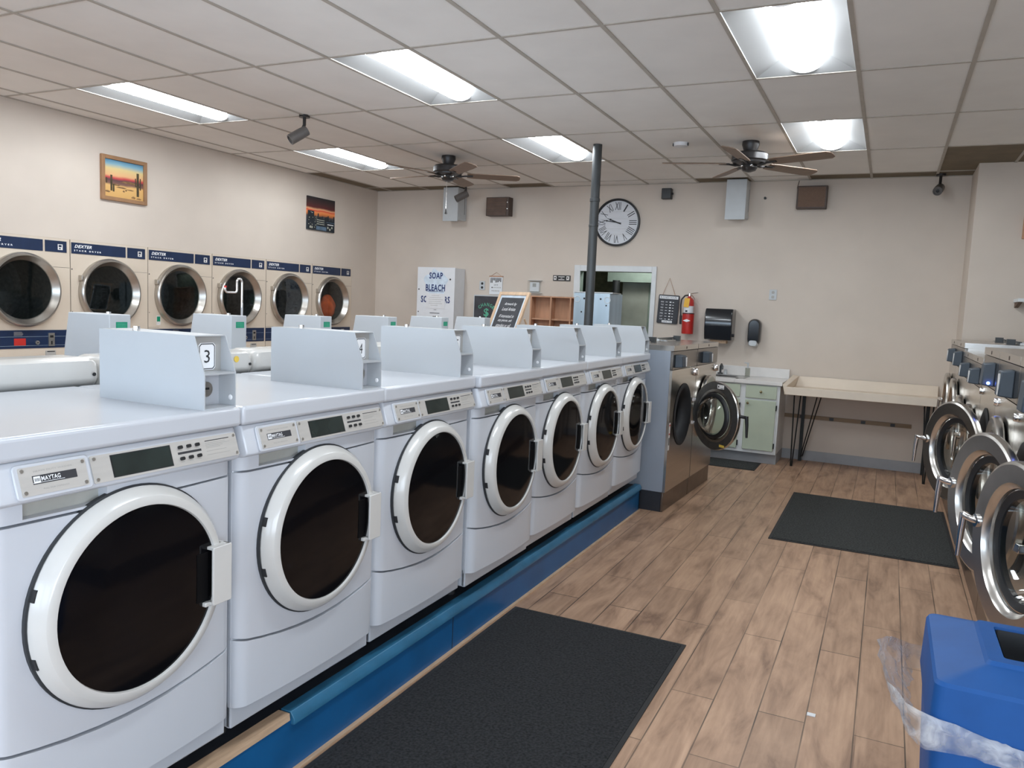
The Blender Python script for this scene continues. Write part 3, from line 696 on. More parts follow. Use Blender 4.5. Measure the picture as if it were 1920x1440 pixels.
# ---------------------------------------------------------------- stainless washers
def make_steel(name, label, loc, rz, w, zt, zp, cz, ro, hinge, ang, side, group, led=False, boxy=0., box_at=0., knob_y=.3, sticker=None, deep=.8, hdir=1):
    """front plane x=0 facing +x; hinge side +y; zt top seam, zp panel bottom seam"""
    t = thing(name, label, 'washing machine', loc, rz, group); h = w / 2 - .003; ri = ro - .075; dyc = 0.
    MB().m(side).box(-deep, -.021, -h, -h + .012, .16, zt).box(-deep, -.021, h - .012, h, .16, zt).box(-deep, -deep + .012, -h + .012, h - .012, .16, zt).box(-deep + .012, -.021, -h + .012, h - .012, .16, .172).build('cabinet', t)
    MB().m(M_base).box(-deep + .02, -.03, -h, h, 0, .16).build('base', t)
    MB().m(M_baseF).box(-.03, -.012, -h, h, .0, .158).build('base_front', t, bevel=.003)
    f = MB().m(M_steel).plate_hole(0, -h, h, .16, zp - .004, dyc, cz, ri + .01, 56, .02)
    f.build('front_panel', t)
    MB().m(M_steelD).box(-.02, .001, -h, h, zp, zt - .004).build('control_panel', t, bevel=.002)
    MB().m(M_steel).box(-deep, .004, -h, h, zt, zt + .042).m(M_frameB).box(.004, .006, -.008, .008, zt + .010, zt + .030).build('top_cover', t, bevel=.004)
    tp = MB().m(M_sinkm).box(-.40, -.37, -.3, .3, zt + .044, zt + .062).box(-.62, -.32, -.22, .05, zt + .042, zt + .050).m(M_pole).box(-.36, -.30, .1, .14, zt + .042, zt + .085).box(-.38, -.355, -.32, .32, zt + .062, zt + .070)
    tp.build('top_hatch', t)
    # coin slide on the panel
    cb = MB().m(M_cbox); zb = (zt + zp) / 2 - .008; hb = (zt - zp) / 2 - .022
    cb.frus([(0, boxy - .075, zb - hb), (0, boxy + .075, zb - hb), (0, boxy + .075, zb + hb), (0, boxy - .075, zb + hb)],
            [(.062, boxy - .062, zb - hb + .006), (.062, boxy + .062, zb - hb + .006), (.055, boxy + .062, zb + hb - .008), (.055, boxy - .062, zb + hb - .008)])
    cbo = cb.build('coin_slide', t, bevel=.006)
    if led == 2: MB().m(M_led).sphere((.030, boxy - .078 * box_at, zb - hb + .02), .009, 8).build('indicator_light', cbo)
    else: MB().m(M_label).box(.057, .0635, boxy + .03, boxy + .055, zb - hb + .012, zb + hb - .02).build('price_label', cbo)
    q = boxy + .17 * (1 if boxy < 0 else -1)
    lg = MB().m(M_inkw)
    for k in range(3):
        for j in range(3): lg.box(.001, .0016, q - .03 + .022 * j, q - .014 + .022 * j, zp + .02 + .02 * k, zp + .030 + .02 * k)
    lg.build('instruction_print', t)
    kr = 1 if side is M_side else .6
    if knob_y is not None: MB().m(M_chrome).lathe([(0, .03 * kr), (.025 * kr, .03 * kr), (.032 * kr, .022 * kr), (.036 * kr, 0), (.0, 0)], 24, 'x', (0, knob_y, zp - .05)).build('dispenser_knob', t)
    # tub
    MB().m(M_rubber).lathe([(ri + .012, .001), (ri + .048, .004), (ri + .020, .012), (ri - .035, -.03), (ri - .05, -.06), (ri - .04, -.09), (ri + .01, -.09)], 56, 'x', (0, dyc, cz)).build('gasket', t, sharp=60)
    MB().m(M_chrome).lathe([(ri - .022, -.10), (ri - .030, -.104), (ri - .024, -.118)], 56, 'x', (0, dyc, cz)).build('tub_rim', t)
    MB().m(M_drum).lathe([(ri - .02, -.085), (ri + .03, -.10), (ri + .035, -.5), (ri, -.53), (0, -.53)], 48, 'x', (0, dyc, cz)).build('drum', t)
    # door, hinged on +y, pivot on the front plane
    d = MB().m(M_steelR); c = (0, -ro, 0)
    d.lathe([(ri, .032), (ro - .014, .037), (ro - .004, .032), (ro, .020), (ro, .006), (ro - .004, .0)], 64, 'x', c)
    d.m(M_steelIn).lathe([(ro - .004, .0), (ri + .01, -.002), (ri - .004, -.004)], 64, 'x', c)
    d.m(M_steelR).lathe([(ri + .01, -.002), (ri - .012, -.006), (ri - .020, .0), (ri - .018, .010), (ri - .006, .020), (ri, .032)], 64, 'x', c)
    do = d.build('door', t, sharp=30); do.location = (.012, ro * .995, cz); do.rotation_euler.z = R(ang)
    MB().m(M_black).lathe([(ri - .018, -.012), (ri - .03, -.030), (ri - .052, -.03), (ri - .052, -.005), (ri - .024, .0)], 56, 'x', c, closed=True).build('door_gasket', do, sharp=60)
    MB().m(G_bowl).lathe([(ri - .052, -.012), (ri - .075, -.07), (ri - .115, -.105), (.06, -.118), (0, -.12)], 56, 'x', c).build('glass_bowl', do, sharp=60)
    hp = MB().m(M_black if side is M_side else M_chrome); y0 = -2 * ro + .015
    hp.tube([(.030, y0 + .03, .03), (.045, y0, .03), (.05, y0 - .05, .03)], .013, 12).cyl((.02, y0 + .02, .03), .024, .022, 'x', 20)
    hp.tube([(.05, y0 - .055, .04), (.053, y0 - .062, -.03), (.055, y0 - .066, -.13)], [.015, .013, .009], 12)
    hp.build('door_handle', do)
    for z in (.10, -.10): MB().m(M_chrome).box(-.002, .03, -.03, .014, z - .018, z + .018).build('hinge', do, bevel=.003)
    if sticker: MB().m(M_label).box(-.0055, -.004, -ro - .10, -ro - .02, ri + .018, ri + .052).m(M_ink).box(-.006, -.0055, -ro - .042, -ro - .030, ri + .030, ri + .044).box(-.006, -.0055, -ro - .095, -ro - .06, ri + .021, ri + .026).m(M_yellow).t(do.matrix_world if False else Matrix()).box(-.0055, -.004, -ro - .15, -ro - .09, -ri - .035, -ri - .015).build('door_sticker', do)
    return t
IS = 'stainless washers at the end of the island'
rz0 = R(-2.2)
Rz = Matrix.Rotation(rz0, 4, 'Z')
def isl(y): v = Rz @ Vector((0, y, 0)); return (-1.500 + v.x, 6.055 + v.y, 0)
i1 = make_steel('steel_washer', 'stainless steel washer at the island end with its round door swung open', isl(.37), rz0, .735, 1.288, 1.140, .755, .285, 1, 53, M_side, IS, boxy=-.235, knob_y=.32, sticker=True)
make_steel('steel_washer', 'stainless steel washer behind the open door at the island end, beside the sink counter', isl(1.11), rz0, .735, 1.288, 1.140, .755, .285, 1, 0, M_side, IS, boxy=-.12, knob_y=.32)
MB().m(M_label).box(.0012, .002, -.362, -.325, .50, .72).m(M_red).box(.002, .0026, -.360, -.327, .625, .635).box(.002, .0026, -.360, -.327, .695, .705).m(M_ink).box(.002, .0026, -.355, -.333, .54, .60).build('warning_label', i1)
MB().m(mat('side_emboss', (.27, .31, .37), .45, metal=.2, var=.03)).box(-.30, -.296, -.3665, -.3655, .25, 1.13).box(-.55, -.30, -.3665, -.3655, 1.128, 1.132).build('side_groove', i1)
RG = 'stainless washers along the right wall'
PI = math.pi
CR = [(3.06, 'stainless washer nearest the blue bin, its steel-ringed door ajar', 16, .30),
      (3.80, 'stainless washer second from the blue bin, door ajar behind the nearest steel door', 20, .30),
      (4.54, 'stainless washer with its round door closed, between two washers whose doors stand ajar', 0, .30),
      (5.28, 'stainless washer with its clear glass bowl door ajar in front of the folding table', 26, .295)]
for y, lab, ang, ro in CR:
    make_steel('steel_washer', lab, (.55, y, 0), PI, .74, 1.42, 1.243, .85, ro, 1, ang, M_steel, RG, led=2 if y in (3.80, 5.28) else 1, boxy=.15, box_at=-1, knob_y=-.3)
for y, lab in ((6.01, 'shorter stainless washer with its door closed, nearer of two past the open glass-bowl door'), (6.725, 'shorter stainless washer with its door closed, farther of two past the open glass-bowl door')):
    make_steel('steel_washer', lab, (.55, y, 0), PI, .715, 1.35, 1.20, .79, .28, 1, 0, M_steel, RG, boxy=.12, knob_y=None)
for y, lab in ((7.45, 'tall stainless washer with its door closed, next to last before the back wall'), (8.19, 'tall stainless washer with its door closed, last of the right row by the folding table')):
    make_steel('steel_washer', lab, (.55, y, 0), PI, .735, 1.41, 1.243, .85, .30, 1, 0, M_steel, RG, boxy=.14, knob_y=None)

# ---------------------------------------------------------------- back wall equipment
Yw = YB
def heater(x0, x1, z0, lab):
    t = thing('wall_box', lab, 'wall box', ((x0 + x1) / 2, Yw, z0)); w = (x1 - x0) / 2
    MB().m(M_greyw).box(-w, w, -.22, 0, .02, H - z0 - .012).build('housing', t, bevel=.006)
    MB().m(M_greyw).box(-w + .004, w - .002, -.235, -.22, 0, H - z0 - .012).m(M_shadeSeam).box(w - .002, w + .001, -.06, -.05, .1, .35).build('front_cover', t, bevel=.004)
    return t
heater(-5.44, -5.21, 2.655, 'tall narrow white box high on the back wall left of the small brown louvre box')
heater(-1.77, -1.545, 2.650, 'tall narrow white box high on the back wall under the aisle fan')
v = thing('louver_vent', 'brown louvred box high on the back wall beside the left white box', 'vent', (-4.69, Yw, 2.85))
MB().m(M_frameB).box(-.165, .165, -.12, 0, -.118, .118).build('case', v, bevel=.004)
b = MB().m(M_louver)
for k in range(12): b.box(-.15, .13, -.128, -.118, -.105 + .018 * k, -.093 + .018 * k)
b.m(M_screw).cyl((.145, -.127, .05), .006, .008, 'y').cyl((.145, -.127, -.03), .006, .008, 'y'); b.build('louver', v)
v = thing('wall_speaker', 'square brown speaker high on the back wall above the folding table', 'speaker', (-.875, Yw, 2.90))
MB().m(M_frameB).box(-.155, .155, -.10, 0, -.122, .122).build('case', v, bevel=.004)
MB().m(M_grille).box(-.138, .138, -.104, -.098, -.106, .106).build('grille', v)
MB().m(M_frameB).tube([(-.15, -.02, .04), (-.165, -.01, .12), (-.15, -.006, .192)], .004, 6).build('cable', v)
v = thing('wall_sensor', 'small black box on the back wall between the clock and the white box', 'sensor', (-2.49, Yw, 2.975))
MB().m(M_black).box(-.058, .058, -.08, 0, -.062, .062).build('body', v, bevel=.006); MB().m(M_black).cyl((.058, -.05, 0), .012, .02, 'x').build('knob', v)
tag(MB().m(M_black).cyl((-1.375, Yw - .02, 2.91), .014, .02, 'y').build('wall_hook'), 'tiny dark hook on the back wall right of the white box under the aisle fan', 'hook')
# clock
ck = thing('wall_clock', 'round white wall clock with Roman numerals and a black rim', 'clock', (-3.095, Yw, 2.648))
MB().m(M_black).lathe([(.262, 0), (.287, 0), (.287, -.035), (.272, -.038), (.268, -.02), (.262, -.02)], 72, 'y', closed=True).build('rim', ck)
cf = MB().m(mat('clock_face', (.66, .68, .72), .6, var=.05, scale=5, stretch=(1, 1, 5))).lathe([(0, -.012), (.266, -.012), (.266, 0), (0, 0)], 64, 'y')
cf.m(M_niche)
for z in (.13, -.0 + .045, -.075, -.14): 
    hw = math.sqrt(.26 ** 2 - z * z); cf.box(-hw, hw, -.0126, -.0120, z - .001, z + .001)
cf.build('dial', ck)
nm = MB().m(M_ink)
for k, s in enumerate(['XII', 'I', 'II', 'III', 'IIII', 'V', 'VI', 'VII', 'VIII', 'IX', 'X', 'XI']):
    a = R(30 * k); c0 = Vector((math.sin(a), 0, math.cos(a))) * .198
    wd = {'I': .016, 'II': .034, 'III': .052, 'IIII': .070, 'V': .04, 'VI': .056, 'VII': .072, 'VIII': .088, 'IX': .056, 'X': .042, 'XI': .056, 'XII': .074}[s]
    nm.text(s, frame((c0.x, -.0130, c0.z), (math.cos(a), 0, -math.sin(a)), (math.sin(a), 0, math.cos(a))), w=wd, h=.095)
nm.build('numerals', ck)
def hand(deg, ln, wd, nme, y):
    a = R(deg); b = MB().m(M_ink).t(Matrix.Translation((0, y, 0)) @ Matrix.Rotation(a, 4, 'Y'))
    b.prism([(-.055, -.004), (0, -wd), (ln * .55, -wd * .8), (ln * .62, -wd * 1.7), (ln * .7, -wd * .6), (ln, 0), (ln * .7, wd * .6), (ln * .62, wd * 1.7), (ln * .55, wd * .8), (0, wd), (-.055, .004)], 'y', 0, .0015)
    b.build(nme, ck)
hand(292, .15, .008, 'hour_hand', -.018); hand(279, .215, .006, 'minute_hand', -.021)

# soap vending machine
sv = thing('soap_vending_machine', 'white soap and bleach vending cabinet with blue lettering on the back wall', 'vending machine', (-5.48, Yw - .003, 1.20))
M_soapw = mat('bright_white_cabinet', (.74, .76, .79), .4, var=.02); MB().m(M_soapw).box(-.285, .285, -.26, 0, -.1, .84).build('case', sv, bevel=.004)
fd = MB().m(M_soapw).box(-.288, .288, -.275, -.262, -.1, .845).m(M_shadeSeam).cyl((-.262, -.276, .55), .010, .003, 'y', 12).cyl((-.262, -.276, .25), .008, .003, 'y', 12).cyl((.22, -.278, .69), .012, .004, 'y', 12).build('front_door', sv)
FS = lambda x, z: frame((x, -.2764, z), (1, 0, 0), (0, 0, 1))
lt = MB().m(M_splash).prism([(-.12, .62), (.0, .60), (.12, .64), (.13, .78), (.05, .80), (-.1, .79)], 'y', -.2753, -.2750) if False else MB()
lt.m(M_splash)
for (cx, cz_, rx, rz_) in ((.0, .64, .17, .17),):
    lt.add([(cx + rx * math.cos(q) * (1 + .16 * math.sin(5 * q)), -.2758, cz_ + rz_ * math.sin(q) * (1 + .12 * math.cos(7 * q))) for q in [2 * PI * i / 40 for i in range(40)]], [tuple(range(40))])
lt.m(M_blueink).text('SOAP', FS(0, .735), w=.21, h=.086, bold=.03).text('BLEACH', FS(-.005, .575), w=.30, h=.09, bold=.03).text('SOFTENERS', FS(.0, .42), w=.45, h=.09, bold=.03)
lt.m(M_blueink).box(-.14, .13, -.2770, -.2762, .522, .527)
lt.build('lettering', fd)
pn = MB().m(M_paper).box(-.142, .150, -.2785, -.2765, .30, .50).m(M_niche)
for k, (a, b2) in enumerate(((-.06, .06), (-.09, .09), (-.11, .12), (-.10, .09), (-.10, .11), (-.07, .04))): pn.box(a, b2, -.2790, -.2785, .47 - .026 * k, .474 - .026 * k)
pn.build('taped_notice', fd)
MB().m(M_shadeSeam).box(-.08, .07, -.2765, -.2755, .235, .243).box(-.02, .02, -.2765, -.2755, .28, .285).m(M_label).box(-.035, .022, -.277, -.2755, .08, .205).m(M_ink).box(-.033, .02, -.2775, -.277, .185, .198).m(M_red).box(-.030, -.022, -.2775, -.277, .09, .18).build('price_strip', fd)
def outlet(x, z, lab, dark):
    t = thing('wall_outlet', lab, 'outlet', (x, Yw, z)); w = .04
    MB().m(M_greyw).box(-w, w, -.008, 0, -.058, .058).m(M_niche).box(-w, w, -.0085, -.008, -.058, -.0565).box(-w, w, -.0085, -.008, .0565, .058).build('cover_plate', t, bevel=.002)
    MB().m(M_black if dark else M_niche).rbox(-.016, .016, -.0095, -.008, .010, .042, .012, 'y').rbox(-.016, .016, -.0095, -.008, -.042, -.010, .012, 'y').build('socket', t)
outlet(-4.926, 1.832, 'wall outlet with dark sockets between the soap machine and the calendar', True)
outlet(-1.212, 1.835, 'light grey wall outlet alone on the back wall above the folding table', False)
# change machine
cm = thing('change_machine', 'black change machine panel with mint green CHANGE and dollar sign', 'change machine', (-4.69, Yw, 1.05))
MB().m(M_greyw).box(-.24, .26, -.22, 0, -.1, .655).build('case', cm, bevel=.004)
cp_ = MB().m(M_chalk).box(-.225, .245, -.226, -.219, -.08, .640)
cfp = cp_.build('face_panel', cm)
lt = MB().m(M_greenink)
for k, s in enumerate('CHANGE'):
    a = R(-42 + 84 * k / 5); lt.text(s, frame((-.045 + .15 * math.sin(a), -.2268, .385 + .15 * math.cos(a)), (math.cos(a), 0, -math.sin(a)), (math.sin(a), 0, math.cos(a))), w=.032, h=.045, bold=.02)
lt.text('$', frame((-.045, -.2268, .425), (1, 0, 0), (0, 0, 1)), w=.075, h=.12, bold=.02)
lt.build('lettering', cfp)
for mm_, q in ((M_inkw, (-.09, .03, .325, .348)), (M_yellow, (-.075, .0, .275, .305)), (M_yellow, (-.075, .0, .205, .230)), (M_inkw, (-.15, -.12, .175, .21))): MB().m(mm_).box(q[0], q[1], -.2275, -.2260, q[2], q[3]).build('price_sticker', cfp)
cal = thing('wall_calendar', 'white wall calendar hanging on a wood rod above the change machine', 'calendar', (-4.72, Yw, 1.96))
MB().m(M_wood).box(-.10, .10, -.016, -.004, -.01, .004).build('hanging_rod', cal); MB().m(M_wood).tube([(-.08, -.006, .0), (0, -.004, .05), (.08, -.006, 0)], .002, 6).build('string', cal)
b = MB().m(M_paper).box(-.095, .095, -.010, -.006, -.24, -.008).m(M_ink); rr = random.Random(2)
for k in range(9): x = -.08 + .018 * k; b.box(x, x + .011, -.0108, -.010, -.055 - rr.uniform(0, .035), -.022)
b.text('2019', frame((0, -.0102, -.115), (1, 0, 0), (0, 0, 1)), w=.06, h=.018).cyl((-.055, -.0108, -.150), .009, .0008, 'y', 12).m(M_niche)
for k in range(6): b.box(-.038 + .02 * k, -.026 + .02 * k, -.0106, -.010, -.156, -.144)
for k in range(5): b.box(-.06 + .024 * k, -.046 + .024 * k, -.0106, -.010, -.20, -.185)
b.build('page', cal)
th_ = thing('thermostat', 'small white thermostat under a clear guard on the back wall', 'thermostat', (-4.155, Yw, 1.845))
MB().m(M_paper).box(-.065, .065, -.03, 0, -.07, .05).build('body', th_, bevel=.004); MB().m(M_niche).box(-.025, .025, -.031, -.03, -.01, .035).build('screen', th_)
MB().m(G_clear).box(-.085, .10, -.055, -.052, -.085, .07).build('clear_guard', th_); MB().m(M_greyw).box(-.085, .10, -.055, 0, .07, .074).box(-.085, .10, -.055, 0, -.09, -.085).build('guard_edge', th_)
ns = thing('wall_sign', 'small narrow dark sign with two white squares left of the back doorway', 'sign', (-3.79, Yw, 1.958))
MB().m(M_black).box(-.118, .118, -.012, 0, -.036, .034).m(M_label).box(-.108, -.070, -.013, -.012, -.024, .024).box(.066, .104, -.013, -.012, -.024, .024).m(M_ink).box(-.1, -.078, -.0135, -.013, -.006, .01).box(.075, .09, -.0135, -.013, -.008, .012).m(M_tag).build('board', ns)
MB().m(M_label).box(-.045, .040, -.0128, -.012, .012, .020).box(-.012, .010, -.0128, -.012, -.005, .001).box(-.042, .038, -.0128, -.012, -.024, -.015).build('print_line', ns)

# chalkboard sign on an easel, shelf unit and panels behind the island
def leaned(lean, rz, base): return Matrix.Translation(base) @ Matrix.Rotation(rz, 4, 'Z') @ Matrix.Rotation(R(-lean), 4, 'X')
es = thing('easel_sign', 'wood framed chalkboard sign in white handwriting leaning on an easel leg', 'sign', (-3.40, 7.12, 0))
MB().m(M_frameB).box(-.50, .45, -.25, .5, 0, 1.14).build('stand', es, bevel=.004)
T = Matrix.Translation((-.17, -.06, 1.142)) @ Matrix.Rotation(R(-26), 4, 'Z') @ Matrix.Rotation(R(-22), 4, 'X')
W2, HH = .245, .625
b = MB().t(T).m(M_woodL); b.box(-W2, -W2 + .035, -.012, .012, 0, HH).box(W2 - .035, W2, -.012, .012, 0, HH).box(-W2 + .035, W2 - .035, -.012, .012, 0, .035).box(-W2 + .035, W2 - .035, -.012, .012, HH - .035, HH)
fr = b.build('frame', es, bevel=.003)
bd = MB().t(T).m(M_splash).box(-W2 + .034, W2 - .034, -.002, .004, .034, HH - .034).m(M_chalk).box(-W2 + .062, W2 - .062, -.004, -.002, .05, HH - .062).build('chalkboard', es)
b = MB().t(T).m(M_inkw)
for s, z, wd, hh in (('Artwork by', .490, .20, .040), ('Local Artists', .437, .22, .036), ('If interested in', .360, .24, .034), ('any pieces, ask', .310, .23, .036), ('attendant or call', .258, .24, .034), ('541 - 257', .212, .18, .024)):
    b.text(s, frame((0, -.0045, z), (1, 0, 0), (0, 0, 1)), w=wd, h=hh, shear=.4)
b.build('handwriting', bd)
MB().m(M_woodL).tube([(W2 - .12, -.02, 1.46), (W2 - .05, .14, 1.146)], .010, 6).build('easel_leg', es)
sh = thing('cubby_shelf', 'open brown plywood cubby shelf behind the chalkboard sign', 'shelf', (-3.53, 8.62, 0))
b = MB().m(M_wood).box(-.38, .36, .12, .14, .0, 1.715).box(-.38, -.36, 0, .12, 0, 1.715).box(.34, .36, 0, .12, 0, 1.715).box(-.36, .34, 0, .12, 1.700, 1.715)
b.build('case', sh)
for x in (-.11, .14, .29): MB().m(M_woodL if x > .2 else M_wood).box(x - .009, x + .009, .0, .12, 0, 1.70).build('divider', sh)
for z in (.35, .75, 1.10, 1.44): MB().m(M_wood).box(-.36, .29, .02, .12, z - .009, z + .009).build('shelf_board', sh)
for k, (x0, x1, lab) in enumerate(((-3.225, -3.075, 'pale blue metal cabinet side left of the pole in front of the back doorway'), (-2.995, -2.80, 'pale blue metal cabinet right of the pole in front of the back doorway'))):
    t = thing('metal_cabinet', lab, 'cabinet', ((x0 + x1) / 2, 8.3, 0)); w = (x1 - x0) / 2
    MB().m(M_mirror).box(-w, w, 0, .32 if k == 0 else .45, 0, 1.765).build('case', t, bevel=.006)
    MB().m(M_black).cyl((w * .65 if k == 0 else -w * .1, -.002, 1.70), .011, .004, 'y', 12).m(M_greyw).lathe([(.030, -.002), (.034, -.004), (.038, -.002)], 24, 'y', (-w * .45 if k == 0 else w * .7, 0, 1.69)).m(M_black).cyl((w * .3, -.002, 1.55) if k == 0 else (w * .6, -.002, 1.63), .009, .003, 'y', 12).build('knockout', t)
    MB().m(M_sinkm).box(-w, w + .03, -.004, .30, 1.765, 1.775).build('top_edge', t)

# bent chrome pole behind the washers
hp = thing('bent_chrome_pole', 'white and chrome pole with a crook-shaped bent top in front of the dryers', 'pole', (-3.80, 3.85, 0))
MB().m(M_base).cyl((0, 0, 0), .16, .03, n=32).build('foot_plate', hp)
zt_ = 1.683
def arc(cx, cz_, r, a0, a1, n=8): return [(0, cx + r * math.cos(R(a0 + (a1 - a0) * k / n)), cz_ + r * math.sin(R(a0 + (a1 - a0) * k / n))) for k in range(n + 1)]
MB().m(M_whiteB).cyl((0, 0, .03), .007, 1.50, n=14).build('post', hp)
MB().m(M_chrome).tube([(0, 0, 1.50), (0, 0, zt_ - .022)] + arc(-.022, zt_ - .022, .022, 0, 180) + [(0, -.044, zt_ - .06)] + arc(-.062, zt_ - .070, .018, 0, -90, 6) + [(0, -.11, zt_ - .088)] + arc(-.125, zt_ - .070, .018, -90, -180, 6) + [(0, -.143, zt_ - .058)], .007, 12).build('crook', hp)
MB().m(M_red).cyl((0, -.143, zt_ - .060), .009, .012, 'z', 12).build('red_cap', hp)

# business hours sign, extinguisher, dispensers
bh = thing('hours_sign', 'black hanging business hours sign on twine beside the doorway', 'sign', (-2.398, Yw - .012, 1.62), 0)
T = Matrix.Rotation(R(2.0), 4, 'Y')
bo = MB().t(T).m(M_chalk).rbox(-.125, .125, -.010, .004, -.168, .172, .012, 'y').build('board', bh, bevel=.002)
b = MB().t(T).m(M_inkw).box(-.112, .112, -.0106, -.010, .125, .158).m(M_ink).text('BUSINESS HOURS', frame((0, -.0106, .1415), (1, 0, 0), (0, 0, 1)), w=.20, h=.022).m(M_inkw)
for k, s in enumerate(('MON', 'TUE', 'WED', 'THU', 'FRI', 'SAT', 'SUN')):
    z = .088 - .034 * k; b.m(M_inkw).text(s, frame((-.075, -.0102, z), (1, 0, 0), (0, 0, 1)), w=.034, h=.016).box(-.036, -.010, -.0108, -.010, z - .003, z + .002).box(.012, .034, -.0108, -.010, z - .006, z + .006).box(.048, .066, -.0108, -.010, z - .004, z + .002)
b.box(-.062, .062, -.0106, -.010, -.158, -.132).m(M_ink).text('THANK YOU', frame((0, -.0106, -.145), (1, 0, 0), (0, 0, 1)), w=.11, h=.017)
b.build('lettering', bo)
MB().m(M_wood).tube([(-.075, -.004, .172), (0, -.002, .372), (.075, -.004, .168)], .003, 6).build('twine', bh)
ex = thing('fire_extinguisher', 'red fire extinguisher with orange tag in its red wall bracket', 'fire extinguisher', (-2.135, Yw - .085, 1.345))
MB().m(M_red).lathe([(0, 0), (.066, 0), (.068, .01), (.068, .235), (.062, .235), (.06, .02), (0, .02)], 36).m(M_black).lathe([(.062, .232), (.0695, .232), (.0695, .242), (.062, .242)], 36, closed=True).m(M_inkw).prism([(.155, -.045), (.172, 0), (.155, .045), (.138, 0)], 'y', -.0705, -.0685).box(-.03, .03, .066, .083, .05, .2).build('bracket_cup', ex)
MB().m(M_red).lathe([(0, .02), (.057, .02), (.058, .36), (.052, .395), (.03, .42), (.018, .425), (.018, .44), (0, .44)], 36).build('cylinder', ex)
MB().m(M_paper).lathe([(.0588, .245), (.0588, .325)], 24, a0=PI * 1.05, a1=PI * 1.95).m(M_ink).lathe([(.0592, .255), (.0592, .275)], 8, a0=PI * 1.35, a1=PI * 1.5).build('paper_label', ex)
MB().m(M_tag).t(Matrix.Translation((-.012, -.068, .365)) @ Matrix.Rotation(R(6), 4, 'Y')).box(-.030, .030, 0, .002, -.055, .05).build('inspection_tag', ex)
MB().m(M_chrome).cyl((0, 0, .44), .016, .03).tube([(-.01, 0, .465), (.04, -.005, .475), (.10, -.005, .485)], [.008, .007, .004], 8).tube([(.0, 0, .455), (.04, -.005, .445), (.075, -.005, .395)], [.008, .007, .005], 8).build('valve_handle', ex)
MB().m(M_black).tube([(-.01, 0, .452), (-.05, -.01, .445), (-.085, -.02, .40), (-.092, -.02, .33), (-.085, -.02, .22), (-.083, -.02, .20)], .009, 10).tube([(-.083, -.02, .21), (-.083, -.02, .11)], .014, 12).build('hose', ex)
pt = thing('paper_towel_dispenser', 'black paper towel dispenser on the back wall right of the fire extinguisher', 'dispenser', (-1.757, Yw, 1.475))
MB().m(mat('glossy_black_plastic', (.012, .014, .018), .14, var=.1, coat=.4)).prism([(0, -.178), (0, .178), (-.20, .178), (-.235, .12), (-.235, -.05), (-.20, -.178)], 'x', -.155, .155).build('cover', pt, bevel=.012, seg=4)
MB().m(M_bare).box(-.09, .09, -.16, -.06, -.215, -.17).build('paper_towel', pt); MB().m(M_black).cyl((.155, -.12, -.12), .018, .014, 'x').build('side_knob', pt)
so = thing('soap_dispenser', 'small black oval soap dispenser with a grey push bar on the back wall', 'dispenser', (-1.378, Yw, 1.40))
MB().m(MATS['glossy_black_plastic']).loft([[(x * k, -.11 * q, z * k2 - .0) for x, z in rrect(-.072, .072, -.15, .155, .068, 6)] for k, k2, q in ((1, 1, 0), (1, 1, .55), (.93, .97, .85), (.75, .88, 1.0))]).build('cover', so, sharp=40)
MB().m(M_greyw).loft([[(x * k, -.125 * q, -.115 + z * k) for x, z in rrect(-.052, .052, -.042, .03, .03, 6)] for k, q in ((1, 0), (1, .75), (.8, .98))]).build('push_bar', so)

# ---------------------------------------------------------------- sink cabinet and counter
CY = 8.70
sc_ = thing('sink_cabinet', 'white base cabinet with sage green doors and drawers under the sink', 'cabinet', (-1.665, CY, 0))
b = MB().m(M_trim).box(-.68, -.66, .0, .58, .115, .862).box(.66, .68, .0, .58, .115, .862).box(-.66, .66, .0, .02, .115, .862).box(-.66, .66, .56, .58, .115, .862).box(-.66, .66, .02, .56, .115, .135).m(M_basebd).box(-.66, .68, .07, .58, 0, .115).build('body', sc_, bevel=.002)
def knob(p, x, z): MB().m(mat('brass_knob', (.30, .25, .14), .35, metal=.8)).sphere((x, -.035, z), .014, 10).build('knob', p)
for (a, b2, kx) in ((.328, .648, .358), (-.02, .268, .02), (-.62, -.09, -.15)):
    d = MB().m(M_sage).box(a, b2, -.016, 0, .150, .690).build('door', sc_, bevel=.004); knob(d, kx, .655)
    hx = b2 + .006
    for z in (.62, .21): MB().m(M_iron).box(hx - .006, hx + .006, -.018, 0, z - .028, z + .028).build('hinge', d)
    d = MB().m(M_sage).box(a, b2, -.016, 0, .712, .848).build('drawer', sc_, bevel=.004); knob(d, (a + b2) / 2, .785)
ct = thing('countertop', 'white laminate counter with a low backsplash beside the stainless washer', 'countertop', (-1.665, CY, .862))
MB().m(M_counter).box(-.72, -.35, -.03, .595, 0, .038).box(.20, .70, -.03, .595, 0, .038).box(-.35, .20, -.03, .10, 0, .038).box(-.35, .20, .47, .595, 0, .038).build('slab', ct, bevel=.003)
MB().m(M_counter).box(-.72, .70, .575, .595, .038, .145).build('backsplash', ct, bevel=.003)
sk = thing('sink', 'stainless sink set into the white counter', 'sink', (-1.74, CY + .285, .90))
MB().m(M_sinkm).frus([(-.25, -.16, -.15), (.25, -.16, -.15), (.25, .16, -.15), (-.25, .16, -.15)], [(-.272, -.182, .0), (.272, -.182, .0), (.272, .182, .0), (-.272, .182, .0)]).m(M_drum).box(-.24, .24, -.155, .155, .0005, .001).build('basin', sk)
MB().m(M_sinkm).box(-.29, .30, -.20, -.175, .0, .006).box(-.29, .30, .175, .205, 0, .006).box(-.29, -.265, -.2, .2, 0, .006).box(.265, .36, -.2, .2, 0, .006).build('rim', sk)
fc = thing('faucet', 'dark faucet at the sink edge next to the stainless washer knob', 'faucet', (-1.72, CY + .515, .900))
